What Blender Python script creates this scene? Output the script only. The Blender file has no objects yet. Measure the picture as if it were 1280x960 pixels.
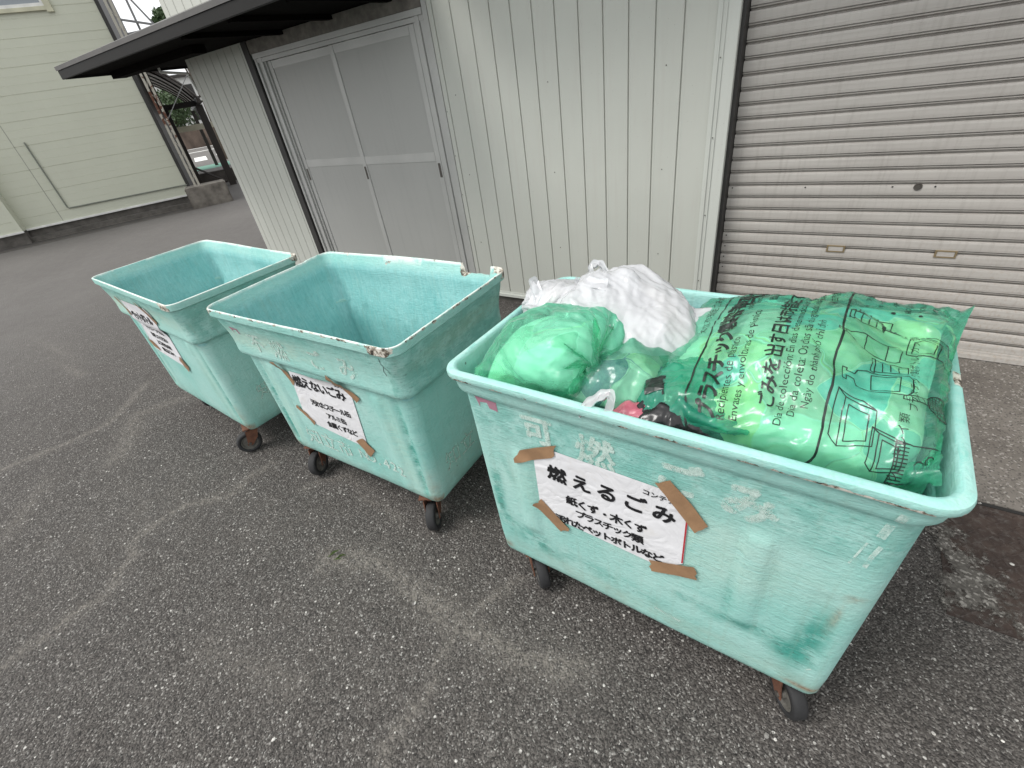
import bpy, bmesh, math, random
import numpy as np
from mathutils import Vector, Matrix, noise
R = math.radians
rnd = random.Random(7)
sc = bpy.context.scene
COL = sc.collection

# ------------------------------------------------------------------ camera
cam_d = bpy.data.cameras.new('camera')
cam = bpy.data.objects.new('camera', cam_d); COL.objects.link(cam)
_r = Vector((0.834, 0.534, -0.137)).normalized()
_f = Vector((-0.510, 0.652, -0.561)).normalized()
_r = (_r - _r.dot(_f)*_f).normalized(); _u = _r.cross(_f)
cam.matrix_world = Matrix(((_r.x, _u.x, -_f.x, 0), (_r.y, _u.y, -_f.y, 0), (_r.z, _u.z, -_f.z, 1.6), (0, 0, 0, 1)))
cam_d.sensor_width = 36; cam_d.lens = 576.9/1280*36
cam_d.shift_x = 0.00224; cam_d.shift_y = 0.00088
cam_d.clip_start = 0.02; cam_d.clip_end = 500
sc.camera = cam

# ------------------------------------------------------------------ sky, sun, exposure
SUN_EL, SUN_AZ = R(56), R(222)          # azimuth clockwise from +Y: behind the camera, over the open yard
w = bpy.data.worlds.new('World'); sc.world = w; w.use_nodes = True
nt = w.node_tree; nt.nodes.clear()
out = nt.nodes.new('ShaderNodeOutputWorld'); bg = nt.nodes.new('ShaderNodeBackground')
sky = nt.nodes.new('ShaderNodeTexSky'); sky.sky_type = 'NISHITA'; sky.sun_disc = False
sky.sun_elevation = SUN_EL; sky.sun_rotation = SUN_AZ
sky.air_density = 1.0; sky.dust_density = 4.0; sky.ozone_density = 1.0
hs = nt.nodes.new('ShaderNodeHueSaturation'); hs.inputs['Saturation'].default_value = 0.12   # overcast: the blue greyed out
mxs = nt.nodes.new('ShaderNodeMix'); mxs.data_type = 'RGBA'; mxs.inputs[0].default_value = 0.7
mxs.inputs[7].default_value = (11.0, 11.2, 11.4, 1)
nt.links.new(sky.outputs[0], hs.inputs['Color']); nt.links.new(hs.outputs[0], mxs.inputs[6])
nt.links.new(mxs.outputs[2], bg.inputs['Color'])
bg.inputs['Strength'].default_value = 0.086
nt.links.new(bg.outputs[0], out.inputs['Surface'])
sun_d = bpy.data.lights.new('sun', 'SUN'); sun_d.energy = 1.5; sun_d.angle = R(22); sun_d.color = (1.0, 0.97, 0.93)
sun = bpy.data.objects.new('sun', sun_d); COL.objects.link(sun)
_sd = Vector((math.sin(SUN_AZ)*math.cos(SUN_EL), math.cos(SUN_AZ)*math.cos(SUN_EL), math.sin(SUN_EL)))
sun.rotation_euler = (-_sd).to_track_quat('-Z', 'Y').to_euler(); sun.location = (0, -3, 8)
sc.view_settings.view_transform = 'Standard'
try: sc.view_settings.look = 'None'
except Exception: pass
sc.view_settings.gamma = 1; sc.view_settings.use_curve_mapping = False
sc.view_settings.exposure = 0.75
sc.cycles.transparent_max_bounces = 24
sc.cycles.max_bounces = 10

# ------------------------------------------------------------------ material helpers
def mat(name):
    m = bpy.data.materials.new(name); m.use_nodes = True
    m.node_tree.nodes.clear()
    return m, G(m.node_tree)
class G:
    def __init__(s, t): s.t = t
    def n(s, typ, **kw):
        x = s.t.nodes.new(typ)
        for k, v in kw.items(): setattr(x, k, v)
        return x
    def l(s, a, b): s.t.links.new(a, b)
    def val(s, sock, v):
        if hasattr(v, 'node'): s.l(v, sock)
        elif isinstance(v, (tuple, list)) and len(v) == 3 and sock.type == 'RGBA': sock.default_value = (*v, 1)
        else: sock.default_value = v
    def coord(s, which='Object', scale=(1, 1, 1), offs=None):
        tc = s.n('ShaderNodeTexCoord'); mp = s.n('ShaderNodeMapping')
        s.l(tc.outputs[which], mp.inputs[0]); mp.inputs['Scale'].default_value = scale
        if offs is not None:
            if hasattr(offs, 'node'): s.l(offs, mp.inputs['Location'])
            else: mp.inputs['Location'].default_value = offs
        return mp.outputs[0]
    def noise(s, vec, scale, detail=4, rough=0.55, dist=0.0):
        x = s.n('ShaderNodeTexNoise'); s.l(vec, x.inputs['Vector'])
        x.inputs['Scale'].default_value = scale; x.inputs['Detail'].default_value = detail
        x.inputs['Roughness'].default_value = rough; x.inputs['Distortion'].default_value = dist
        return x.outputs['Fac']
    def vor(s, vec, scale, feature='F1', out='Color', rand=1.0):
        x = s.n('ShaderNodeTexVoronoi', feature=feature); s.l(vec, x.inputs['Vector'])
        x.inputs['Scale'].default_value = scale; x.inputs['Randomness'].default_value = rand
        return x.outputs[out]
    def ramp(s, fac, stops, interp='LINEAR'):
        x = s.n('ShaderNodeValToRGB'); s.l(fac, x.inputs[0]); cr = x.color_ramp; cr.interpolation = interp
        while len(cr.elements) < len(stops): cr.elements.new(0.5)
        for e, (p, c) in zip(cr.elements, stops):
            e.position = p; e.color = (c, c, c, 1) if isinstance(c, (int, float)) else (*c, 1)
        return x.outputs[0]
    def math(s, op, a, b=0.0, clamp=False):
        x = s.n('ShaderNodeMath', operation=op, use_clamp=clamp); s.val(x.inputs[0], a); s.val(x.inputs[1], b); return x.outputs[0]
    def mix(s, f, a, b, blend='MIX'):
        x = s.n('ShaderNodeMix', data_type='RGBA', blend_type=blend); s.val(x.inputs[0], f); s.val(x.inputs[6], a); s.val(x.inputs[7], b); return x.outputs[2]
    def sep(s, v):
        x = s.n('ShaderNodeSeparateXYZ'); s.l(v, x.inputs[0]); return x.outputs
    def bump(s, h, strength=0.3, dist=0.01, normal=None):
        x = s.n('ShaderNodeBump'); s.l(h, x.inputs['Height']); x.inputs['Strength'].default_value = strength
        x.inputs['Distance'].default_value = dist
        if normal: s.l(normal, x.inputs['Normal'])
        return x.outputs[0]
    def pbr(s, col, rough=0.5, normal=None, metal=0.0, spec=0.5, alpha=None):
        x = s.n('ShaderNodeBsdfPrincipled'); s.val(x.inputs['Base Color'], col); s.val(x.inputs['Roughness'], rough)
        s.val(x.inputs['Metallic'], metal); x.inputs['Specular IOR Level'].default_value = spec
        if normal is not None: s.l(normal, x.inputs['Normal'])
        if alpha is not None: s.val(x.inputs['Alpha'], alpha)
        o = s.n('ShaderNodeOutputMaterial'); s.l(x.outputs[0], o.inputs[0]); return x
    def smooth(s, v, a, b):
        x = s.n('ShaderNodeMapRange', interpolation_type='SMOOTHSTEP'); s.val(x.inputs[0], v)
        x.inputs[1].default_value = a; x.inputs[2].default_value = b; return x.outputs[0]

def simple(name, col, rough=0.5, metal=0.0, var=0.12, scale=6, bump=0.0, spec=0.5, stretch=(1, 1, 1)):
    m, g = mat(name); v = g.coord('Object', stretch)
    n = g.noise(v, scale, 5, 0.6)
    c = g.mix(g.ramp(n, [(0.3, 0.0), (0.7, 1.0)]), tuple(x*(1-var) for x in col), tuple(min(1, x*(1+var)) for x in col))
    nn = g.bump(g.noise(v, scale*12, 3), bump, 0.004) if bump else None
    g.pbr(c, rough, nn, metal, spec); return m

# ------------------------------------------------------------------ object helpers
def mesh_obj(name, verts, faces, m, parent=None, smooth=False, loc=None):
    me = bpy.data.meshes.new(name); me.from_pydata([tuple(v) for v in verts], [], [tuple(f) for f in faces]); me.update()
    o = bpy.data.objects.new(name, me); COL.objects.link(o)
    for x in (m if isinstance(m, (list, tuple)) else [m]): me.materials.append(x)
    if smooth: me.polygons.foreach_set('use_smooth', [True]*len(me.polygons))
    if parent: o.parent = parent
    if loc: o.location = loc
    return o
def bm_obj(name, bm, m, parent=None, smooth=False, loc=None):
    bm.normal_update(); me = bpy.data.meshes.new(name); bm.to_mesh(me); bm.free()
    o = bpy.data.objects.new(name, me); COL.objects.link(o); me.materials.append(m)
    if smooth:
        me.polygons.foreach_set('use_smooth', [True]*len(me.polygons))
    if parent: o.parent = parent
    if loc: o.location = loc
    return o
def empty(name, label, cat, loc=(0, 0, 0), rz=0, group=None):
    o = bpy.data.objects.new(name, None); COL.objects.link(o); o.empty_display_size = 0.1
    o.location = loc; o.rotation_euler = (0, 0, rz)
    return tag(o, label, cat, group)
def tag(o, label, cat, group=None):
    o['label'] = label; o['category'] = cat
    if group: o['group'] = group
    return o
def struct(o, kind='structure'): o['kind'] = kind; return o
def box(bm, x0, x1, y0, y1, z0, z1, bev=0.0, M=None):
    vs = [bm.verts.new(Vector(p) if M is None else M @ Vector(p)) for p in
          ((x0,y0,z0),(x1,y0,z0),(x1,y1,z0),(x0,y1,z0),(x0,y0,z1),(x1,y0,z1),(x1,y1,z1),(x0,y1,z1))]
    fs = [bm.faces.new([vs[i] for i in f]) for f in ((0,3,2,1),(4,5,6,7),(0,1,5,4),(1,2,6,5),(2,3,7,6),(3,0,4,7))]
    if bev:
        es = list({e for f in fs for e in f.edges})
        bmesh.ops.bevel(bm, geom=es, offset=bev, segments=2, affect='EDGES', clamp_overlap=True)
def tube(bm, pts, r, seg=8, cap=True):
    pts = [Vector(p) for p in pts]; rings = []
    rr = r if isinstance(r, (list, tuple)) else [r]*len(pts)
    t0 = (pts[1]-pts[0]).normalized(); ref = Vector((0, 0, 1)) if abs(t0.z) < 0.9 else Vector((1, 0, 0))
    a = t0.cross(ref).normalized()
    for i, p in enumerate(pts):
        t = (pts[min(i+1, len(pts)-1)]-pts[max(i-1, 0)]).normalized()
        a = (a - a.dot(t)*t).normalized(); b = t.cross(a)
        rings.append([bm.verts.new(p+(a*math.cos(k*2*math.pi/seg)+b*math.sin(k*2*math.pi/seg))*rr[i]) for k in range(seg)])
    for i in range(len(pts)-1):
        for k in range(seg):
            bm.faces.new((rings[i][k], rings[i][(k+1) % seg], rings[i+1][(k+1) % seg], rings[i+1][k]))
    if cap:
        bm.faces.new(rings[0][::-1]); bm.faces.new(rings[-1])
def bar(bm, a, b, wx, wz, up=(0, 0, 1)):
    a, b = Vector(a), Vector(b); t = (b-a); L = t.length; t.normalize()
    up = Vector(up)
    if abs(up.dot(t)) > 0.95: up = Vector((1, 0, 0))
    s = t.cross(up).normalized(); u = s.cross(t)
    M = Matrix.Translation(a) @ Matrix((s, t, u)).transposed().to_4x4()
    box(bm, -wx/2, wx/2, 0, L, -wz/2, wz/2, 0, M)
def lathe(bm, prof, seg=32, M=None, closed=False):
    rings = []
    for r, z in prof:
        rings.append([bm.verts.new((M if M else Matrix()) @ Vector((r*math.cos(k*2*math.pi/seg), r*math.sin(k*2*math.pi/seg), z))) for k in range(seg)])
    n = len(rings)
    for i in range(n if closed else n-1):
        A, B = rings[i], rings[(i+1) % n]
        for k in range(seg): bm.faces.new((A[k], A[(k+1) % seg], B[(k+1) % seg], B[k]))
    if not closed:
        bm.faces.new(rings[0][::-1]); bm.faces.new(rings[-1])

# text -> 2-D triangles
def glyph(ch, size=1.0, bold=0.0):
    cu = bpy.data.curves.new('tmp', 'FONT'); cu.body = ch; cu.size = size; cu.offset = bold
    cu.align_x = 'CENTER'; cu.fill_mode = 'FRONT'; cu.resolution_u = 3
    o = bpy.data.objects.new('tmp', cu); COL.objects.link(o)
    dg = bpy.context.evaluated_depsgraph_get(); dg.update()
    me = bpy.data.meshes.new_from_object(o.evaluated_get(dg))
    V = [(v.co.x, v.co.y) for v in me.vertices]; F = [tuple(p.vertices) for p in me.polygons]
    bpy.data.objects.remove(o); bpy.data.curves.remove(cu); bpy.data.meshes.remove(me)
    return V, F
class Flat:
    """2-D drawing (letters, strokes, polygons) that is later mapped on a surface"""
    def __init__(s): s.V = []; s.F = []
    def add(s, V, F, lay=0):
        b = len(s.V); s.V += [(p[0], p[1], lay) for p in V]; s.F += [tuple(b+i for i in f) for f in F]
    def heavy(s, V, F, r):
        """bold strokes: the glyph laid down again round a small circle, each layer a hair higher"""
        s.add(V, F, 0)
        if r > 0.0004:
            n = 8 if r > 0.0012 else 5
            for k in range(n): s.add([(x+r*math.cos(k*2*math.pi/n), y+r*math.sin(k*2*math.pi/n)) for x, y in V], F, k+1)
    def text(s, body, x, y, size, bold=0.0, ang=0.0, adv=1.0, jitter=0.0, mode='cjk', shear=0.0, rg=rnd):
        ca, sa = math.cos(ang), math.sin(ang)
        if mode == 'latin':
            V, F = glyph(body, size, 0.0)
            V = [(px+shear*py, py) for px, py in V]
            s.heavy([(x+ca*px-sa*py, y+sa*px+ca*py) for px, py in V], F, bold); return
        n = len(body); x0 = -(n-1)/2*adv*size
        for i, ch in enumerate(body):
            if ch in ' \u3000': continue
            V, F = glyph(ch, size, 0.0)
            a = rg.uniform(-jitter, jitter); k = 1+rg.uniform(-jitter, jitter)*0.6; dy = rg.uniform(-jitter, jitter)*size*0.25
            P = []
            for px, py in V:
                py -= 0.36*size; px += shear*py
                qx, qy = (px*math.cos(a)-py*math.sin(a))*k, (px*math.sin(a)+py*math.cos(a))*k
                qx += x0+i*adv*size; qy += dy
                P.append((x+ca*qx-sa*qy, y+sa*qx+ca*qy))
            s.heavy(P, F, bold)
    def stroke(s, pts, wd, closed=False):
        pts = [Vector((p[0], p[1])) for p in pts]
        if closed: pts = pts+[pts[0]]
        for a, b in zip(pts[:-1], pts[1:]):
            t = b-a
            if t.length < 1e-6: continue
            t.normalize(); n = Vector((-t.y, t.x))*wd/2; e = t*wd*0.35
            s.add([tuple(a-e-n), tuple(b+e-n), tuple(b+e+n), tuple(a-e+n)], [(0, 1, 2, 3)])
    def poly(s, pts): s.add([tuple(p) for p in pts], [tuple(range(len(pts)))])
    def build(s, name, m, fn, parent=None, cell=None, smooth=False):
        bm = bmesh.new(); vs = [bm.verts.new((x, y, l)) for x, y, l in s.V]
        for f in s.F:
            try: bm.faces.new([vs[i] for i in f])
            except ValueError: pass
        if cell:
            xs = [v[0] for v in s.V]; ys = [v[1] for v in s.V]
            for ax, lo, hi in ((0, min(xs), max(xs)), (1, min(ys), max(ys))):
                k = lo+cell
                while k < hi:
                    co = [0, 0, 0]; co[ax] = k; no = [0, 0, 0]; no[ax] = 1
                    bmesh.ops.bisect_plane(bm, geom=bm.verts[:]+bm.edges[:]+bm.faces[:], dist=1e-6, plane_co=co, plane_no=no)
                    k += cell
        for v in bm.verts: v.co = fn(v.co.x, v.co.y, v.co.z*0.00011)
        return bm_obj(name, bm, m, parent, smooth)

# ------------------------------------------------------------------ ground
DUST = [  # pale dusty lines and patches in the asphalt: (points, half width, strength)
 ([(-2.28,-0.6),(-2.28,-0.28),(-2.26,-0.11),(-2.37,0.03),(-2.48,0.08),(-2.48,0.27),(-2.35,0.47),(-2.29,0.72)], 0.022, 0.75),
 ([(-1.47,0.48),(-1.25,0.57),(-1.02,0.53),(-0.85,0.52),(-0.61,0.55),(-0.39,0.6)], 0.085, 0.75),
 ([(-0.74,0.77),(-0.79,0.62),(-0.85,0.52)], 0.025, 0.7),
 ([(-0.82,0.49),(-0.76,0.33),(-0.76,0.21),(-0.78,0.12),(-0.70,-0.02)], 0.022, 0.7),
 ([(-4.01,-0.3),(-4.01,-0.1),(-3.87,0.16),(-3.79,0.46),(-4.16,0.82)], 0.035, 0.8),
 ([(-1.96,0.69),(-1.81,0.88),(-1.32,0.73)], 0.02, 0.5),
 ([(-4.95,0.63),(-5.95,0.68),(-6.26,1.27)], 0.06, 0.7),
 ([(-3.3,0.3),(-3.7,0.6),(-3.6,0.85)], 0.12, 0.55), ([(-3.1,-0.3),(-3.5,0.0)], 0.10, 0.35),
 ([(-1.6,0.0),(-1.2,0.1)], 0.12, 0.3), ([(-5.2,1.6),(-7.5,2.1)], 0.10, 0.5)]
def seg_d(px, py, a, b):
    dx, dy = b[0]-a[0], b[1]-a[1]; t = np.clip(((px-a[0])*dx+(py-a[1])*dy)/(dx*dx+dy*dy+1e-9), 0, 1)
    return np.hypot(px-a[0]-t*dx, py-a[1]-t*dy)
gx = np.concatenate([[-120, -90, -60, -40, -30, -22, -16, -12, -9.5, -8, -7, -6], np.arange(-5, 1.4, 0.025), [1.5, 1.8, 2.2], [3, 4, 6, 10, 20, 50]])
gy = np.concatenate([[-50, -25, -12, -6, -3, -1.6], np.arange(-0.8, 1.3, 0.025), np.arange(1.35, 3.0, 0.1), [3.5, 4.5, 6, 8, 11, 15, 20, 30, 50, 90]])
GX, GY = np.meshgrid(gx, gy)
wx = np.array([[noise.noise((x*3.1, y*3.1, 0))+0.5*noise.noise((x*11, y*11, 3)) for x in gx] for y in gy])*0.06
wy = np.array([[noise.noise((x*3.1, y*3.1, 7))+0.5*noise.noise((x*11, y*11, 9)) for x in gx] for y in gy])*0.06
dust = np.zeros_like(GX)
for pts, hw, st in DUST:
    d = np.full_like(GX, 9.0)
    for a, b in zip(pts[:-1], pts[1:]): d = np.minimum(d, seg_d(GX+wx, GY+wy, a, b))
    dust = np.maximum(dust, st*(0.9*np.exp(-(d/(hw*0.38+0.010))**2)+0.30*np.exp(-(d/(hw+0.03))**2)))
nx, ny = len(gx), len(gy)
gv = np.stack([GX.ravel(), GY.ravel(), np.zeros(nx*ny)], 1)
gf = [(j*nx+i, j*nx+i+1, (j+1)*nx+i+1, (j+1)*nx+i) for j in range(ny-1) for i in range(nx-1)]
M_asph, g = mat('asphalt')
v = g.coord('Object')
at = g.n('ShaderNodeAttribute', attribute_name='dust')
big = g.noise(v, 0.9, 5, 0.6); mid = g.noise(v, 7, 5, 0.65); fine = g.noise(v, 60, 3, 0.6)
vv = g.n('ShaderNodeMixRGB'); 
warp = g.n('ShaderNodeVectorMath', operation='ADD'); nz = g.n('ShaderNodeTexNoise'); nz.inputs['Scale'].default_value = 30
sca = g.n('ShaderNodeVectorMath', operation='SCALE'); sca.inputs['Scale'].default_value = 0.012
g.l(v, nz.inputs['Vector']); g.l(nz.outputs['Color'], sca.inputs[0]); g.l(v, warp.inputs[0]); g.l(sca.outputs[0], warp.inputs[1])
wv = warp.outputs[0]
c1 = g.sep(g.vor(wv, 105))[0]; c2 = g.sep(g.vor(wv, 230))[1]; d1 = g.vor(wv, 105, out='Distance'); d2 = g.vor(wv, 230, out='Distance')
base = g.ramp(c1, [(0.0, (0.020, 0.018, 0.017)), (0.5, (0.066, 0.060, 0.055)), (0.84, (0.120, 0.111, 0.102)), (0.955, (0.17, 0.158, 0.146)), (1.0, (0.42, 0.405, 0.38))])
b2 = g.ramp(c2, [(0.0, (0.022, 0.020, 0.019)), (0.6, (0.076, 0.068, 0.062)), (0.93, (0.14, 0.13, 0.12)), (1.0, (0.34, 0.33, 0.31))])
gap = g.ramp(d1, [(0.25, 1.0), (0.62, 0.0)])
col = g.mix(g.math('MULTIPLY', gap, 0.62), b2, base)
# sparse white stones
c3 = g.sep(g.vor(v, 46))[2]; d3 = g.vor(v, 46, out='Distance')
stone = g.math('MULTIPLY', g.math('GREATER_THAN', c3, 0.968), g.math('LESS_THAN', g.math('ADD', d3, g.math('MULTIPLY', fine, 0.35)), 0.36))
col = g.mix(g.math('MULTIPLY', stone, 0.8), col, g.mix(c1, (0.30, 0.29, 0.27), (0.66, 0.64, 0.60)))
# dust and wear
dm = g.math('MULTIPLY', at.outputs['Fac'], g.ramp(g.noise(v, 40, 6, 0.85), [(0.42, 0.0), (0.60, 1.0)]))
wear = g.math('MULTIPLY', g.ramp(big, [(0.45, 0.0), (0.75, 1.0)]), g.ramp(mid, [(0.35, 0.0), (0.75, 0.55)]))
dm = g.math('MAXIMUM', dm, g.math('MULTIPLY', wear, 0.45))
col = g.mix(g.math('MULTIPLY', dm, 0.9), col, (0.225, 0.205, 0.18))
# far surface: the single stones blend to one grey
dist = g.n('ShaderNodeVectorMath', operation='LENGTH'); g.l(v, dist.inputs[0])
far = g.smooth(dist.outputs['Value'], 3.0, 9.0)
col = g.mix(g.math('MULTIPLY', far, 0.85), col, g.mix(big, (0.115, 0.108, 0.102), (0.165, 0.157, 0.148)))
h = g.math('ADD', g.math('MULTIPLY', gap, 0.6), g.math('ADD', g.math('MULTIPLY', g.ramp(d2, [(0.2, 1.0), (0.6, 0.0)]), 0.35), g.math('MULTIPLY', mid, 0.3)))
g.pbr(col, g.ramp(mid, [(0.3, 0.72), (0.7, 0.95)]), g.bump(h, 0.85, 0.006), 0, 0.35)
me = bpy.data.meshes.new('ground'); me.from_pydata([tuple(x) for x in gv], [], gf); me.update()
att = me.attributes.new('dust', 'FLOAT', 'POINT'); att.data.foreach_set('value', dust.ravel().astype(np.float32))
ground = bpy.data.objects.new('ground', me); COL.objects.link(ground); me.materials.append(M_asph); struct(ground)

# loose grit lying on the asphalt (nobody could count it)
bm = bmesh.new(); rg = random.Random(3)
cnt = 0
while cnt < 2600:
    x, y = rg.uniform(-4.2, 1.2), rg.uniform(-0.6, 1.9)
    if rg.random() > 1/(1+0.8*math.hypot(x+0.5, y)): continue
    s = rg.uniform(0.0012, 0.0032)*(2.0 if rg.random() < 0.04 else 1)
    ico = bmesh.ops.create_icosphere(bm, subdivisions=1, radius=s, matrix=Matrix.Translation((x, y, s*0.45)) @ Matrix.Rotation(rg.uniform(0, 6), 4, 'Z') @ Matrix.Diagonal((rg.uniform(.8, 1.7), rg.uniform(.7, 1.1), rg.uniform(.5, .9), 1)))
    for q in ico['verts']: q.co += Vector((rg.uniform(-1, 1), rg.uniform(-1, 1), 0))*s*0.2
    cnt += 1
mg, g = mat('grit'); vq = g.coord('Object')
g.pbr(g.ramp(g.sep(g.vor(vq, 40))[0], [(0, (0.10, 0.095, 0.09)), (0.6, (0.24, 0.23, 0.215)), (1, (0.62, 0.60, 0.56))]), 0.8, None, 0, 0.3)
grit = bm_obj('grit', bm, mg); struct(grit, 'stuff')

# concrete apron in front of the roller shutter
M_conc, g = mat('concrete')
v = g.coord('Object'); n1 = g.noise(v, 2.2, 6, 0.65); n2 = g.noise(v, 26, 5, 0.7); n3 = g.noise(v, 140, 3, 0.7)
col = g.mix(g.ramp(n1, [(0.32, 0), (0.7, 1)]), (0.105, 0.093, 0.081), (0.20, 0.182, 0.162))
col = g.mix(g.math('MULTIPLY', g.ramp(n2, [(0.45, 0), (0.7, 1)]), 0.5), col, (0.095, 0.086, 0.076))
col = g.mix(g.ramp(g.sep(g.vor(v, 130))[0], [(0.9, 0), (0.93, 0.45)]), col, (0.42, 0.40, 0.37))
col = g.mix(g.ramp(g.sep(g.vor(v, 190))[1], [(0.85, 0), (0.88, 0.6)]), col, (0.035, 0.032, 0.03))
g.pbr(col, 0.9, g.bump(g.math('ADD', n2, n3), 0.5, 0.004), 0, 0.3)
bm = bmesh.new(); box(bm, -0.62, 5.0, 1.868, 3.3, -0.05, 0.006)
apron = bm_obj('concrete_apron', bm, M_conc); struct(apron)
M_joint = simple('joint_dirt', (0.018, 0.017, 0.016), 0.95, bump=0.4)
bm = bmesh.new(); box(bm, -0.62, 5.0, 1.850, 1.8655, -0.05, 0.003)
struct(bm_obj('kerb_joint', bm, M_joint))

# rusty chequer plate let into the ground
M_plate, g = mat('chequer_plate')
v = g.coord('Object'); n1 = g.noise(v, 9, 5, 0.7); n2 = g.noise(v, 50, 4, 0.7)
col = g.mix(g.ramp(n1, [(0.35, 0), (0.65, 1)]), (0.032, 0.022, 0.019), (0.062, 0.044, 0.036))
col = g.mix(g.math('MULTIPLY', g.ramp(n2, [(0.5, 0), (0.68, 1)]), 0.5), col, (0.13, 0.12, 0.11))
g.pbr(col, 0.65, g.bump(n2, 0.3, 0.002), 0.15, 0.4)
bm = bmesh.new(); box(bm, 0.56, 1.75, 1.30, 1.846, -0.02, 0.004)
for i in range(50):
    for j in range(22):
        x, y = 0.575+i*0.026, 1.315+j*0.027
        a = R(45) if (i+j) % 2 else R(-45)
        if x > 1.73 or y > 1.835: continue
        Mx = Matrix.Translation((x, y, 0.004)) @ Matrix.Rotation(a, 4, 'Z')
        pts = [(-0.013, 0, 0), (-0.007, -0.0032, 0), (0.007, -0.0032, 0), (0.013, 0, 0), (0.007, 0.0032, 0), (-0.007, 0.0032, 0)]
        lo = [bm.verts.new(Mx @ Vector(p)) for p in pts]; hi = [bm.verts.new(Mx @ Vector((p[0]*.75, p[1]*.5, 0.0024))) for p in pts]
        bm.faces.new(hi)
        for k in range(6): bm.faces.new((lo[k], lo[(k+1) % 6], hi[(k+1) % 6], hi[k]))
plate = bm_obj('steel_cover_plate', bm, M_plate)
tag(plate, 'rusty brown chequered steel plate let into the ground beside the concrete apron', 'cover plate')
# dirt and broken asphalt spread over the plate's left side
bm = bmesh.new()
mdirt, g = mat('dirt_over_plate'); v = g.coord('Object')
n1 = g.noise(v, 22, 5, 0.75); sx = g.sep(v)
edge = g.math('ADD', g.math('MULTIPLY', g.math('SUBTRACT', 0.70, sx[0]), 5.5), g.math('MULTIPLY', g.math('SUBTRACT', 1.62, sx[1]), 3.0))
edge = g.math('MINIMUM', edge, g.math('MINIMUM', g.math('MULTIPLY', g.math('SUBTRACT', sx[0], 0.50), 9.0), g.math('MULTIPLY', g.math('SUBTRACT', sx[1], 1.27), 7.0)))
al = g.ramp(g.math('ADD', edge, g.math('MULTIPLY', g.math('SUBTRACT', n1, 0.5), 3.2)), [(0.35, 0), (0.75, 1)])
cc = g.ramp(g.sep(g.vor(v, 130))[0], [(0.0, (0.03, 0.028, 0.026)), (0.7, (0.10, 0.094, 0.086)), (1.0, (0.40, 0.38, 0.35))])
g.pbr(g.mix(0.4, cc, (0.13, 0.12, 0.105)), 0.95, g.bump(g.noise(v, 120, 3), 0.7, 0.004), 0, 0.3, al)
V = [(0.44, 1.20, 0.0095), (1.15, 1.20, 0.0095), (1.15, 1.843, 0.0095), (0.44, 1.843, 0.0095)]
struct(mesh_obj('dirt', V, [(0, 1, 2, 3)], mdirt), 'stuff')

# ------------------------------------------------------------------ storehouse with siding, sliding door, shutter
WY = 2.88
def panel_mat(name, col, stain=(0.45, 0.43, 0.39), amt=0.35):
    m, g = mat(name); v = g.coord('Object')
    n1 = g.noise(v, 1.3, 5, 0.6); n2 = g.noise(g.coord('Object', (9, 9, 0.5)), 3, 5, 0.65); n3 = g.noise(v, 90, 3, 0.6)
    c = g.mix(g.ramp(n1, [(0.3, 0), (0.7, 1)]), tuple(x*0.93 for x in col), col)
    c = g.mix(g.math('MULTIPLY', g.ramp(n2, [(0.52, 0), (0.75, 1)]), amt), c, stain)
    sp = g.vor(v, 34, out='Distance'); c = g.mix(g.math('MULTIPLY', g.math('LESS_THAN', sp, 0.045), 0.55), c, (0.12, 0.10, 0.08))
    g.pbr(c, g.ramp(n1, [(0.3, 0.42), (0.7, 0.58)]), g.bump(g.math('ADD', n3, g.math('MULTIPLY', n1, 3)), 0.06, 0.01), 0, 0.4); return m
M_sid = panel_mat('cream_siding', (0.515, 0.525, 0.475))
M_trim = panel_mat('cream_trim', (0.56, 0.575, 0.53), amt=0.2)
M_alu = simple('aluminium', (0.43, 0.43, 0.41), 0.45, 0.15, 0.08, 3)
M_doorp = panel_mat('grey_door_sheet', (0.385, 0.385, 0.365), (0.28, 0.28, 0.27), 0.3)
M_dark = simple('dark_steel', (0.030, 0.028, 0.026), 0.6, 0, 0.3, 8)
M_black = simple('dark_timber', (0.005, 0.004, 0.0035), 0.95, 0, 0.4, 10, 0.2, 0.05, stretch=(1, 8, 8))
M_fascia = simple('brown_fascia_metal', (0.012, 0.011, 0.010), 0.6, 0, 0.15, 3, 0, 0.25)
M_roof = simple('dark_roof_sheet', (0.085, 0.08, 0.075), 0.5, 0, 0.2, 4)
M_plas = simple('aged_plaster', (0.17, 0.155, 0.135), 0.9, 0, 0.35, 14, 0.4)
M_found = simple('foundation_concrete', (0.10, 0.092, 0.082), 0.9, 0, 0.35, 8, 0.5)
M_screw = simple('screw_metal', (0.10, 0.09, 0.08), 0.5, 0.4)
shed = empty('storehouse', 'cream metal clad storehouse behind the bins with a grey sliding door and a roller shutter', 'building', (0, WY, 0))
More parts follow.
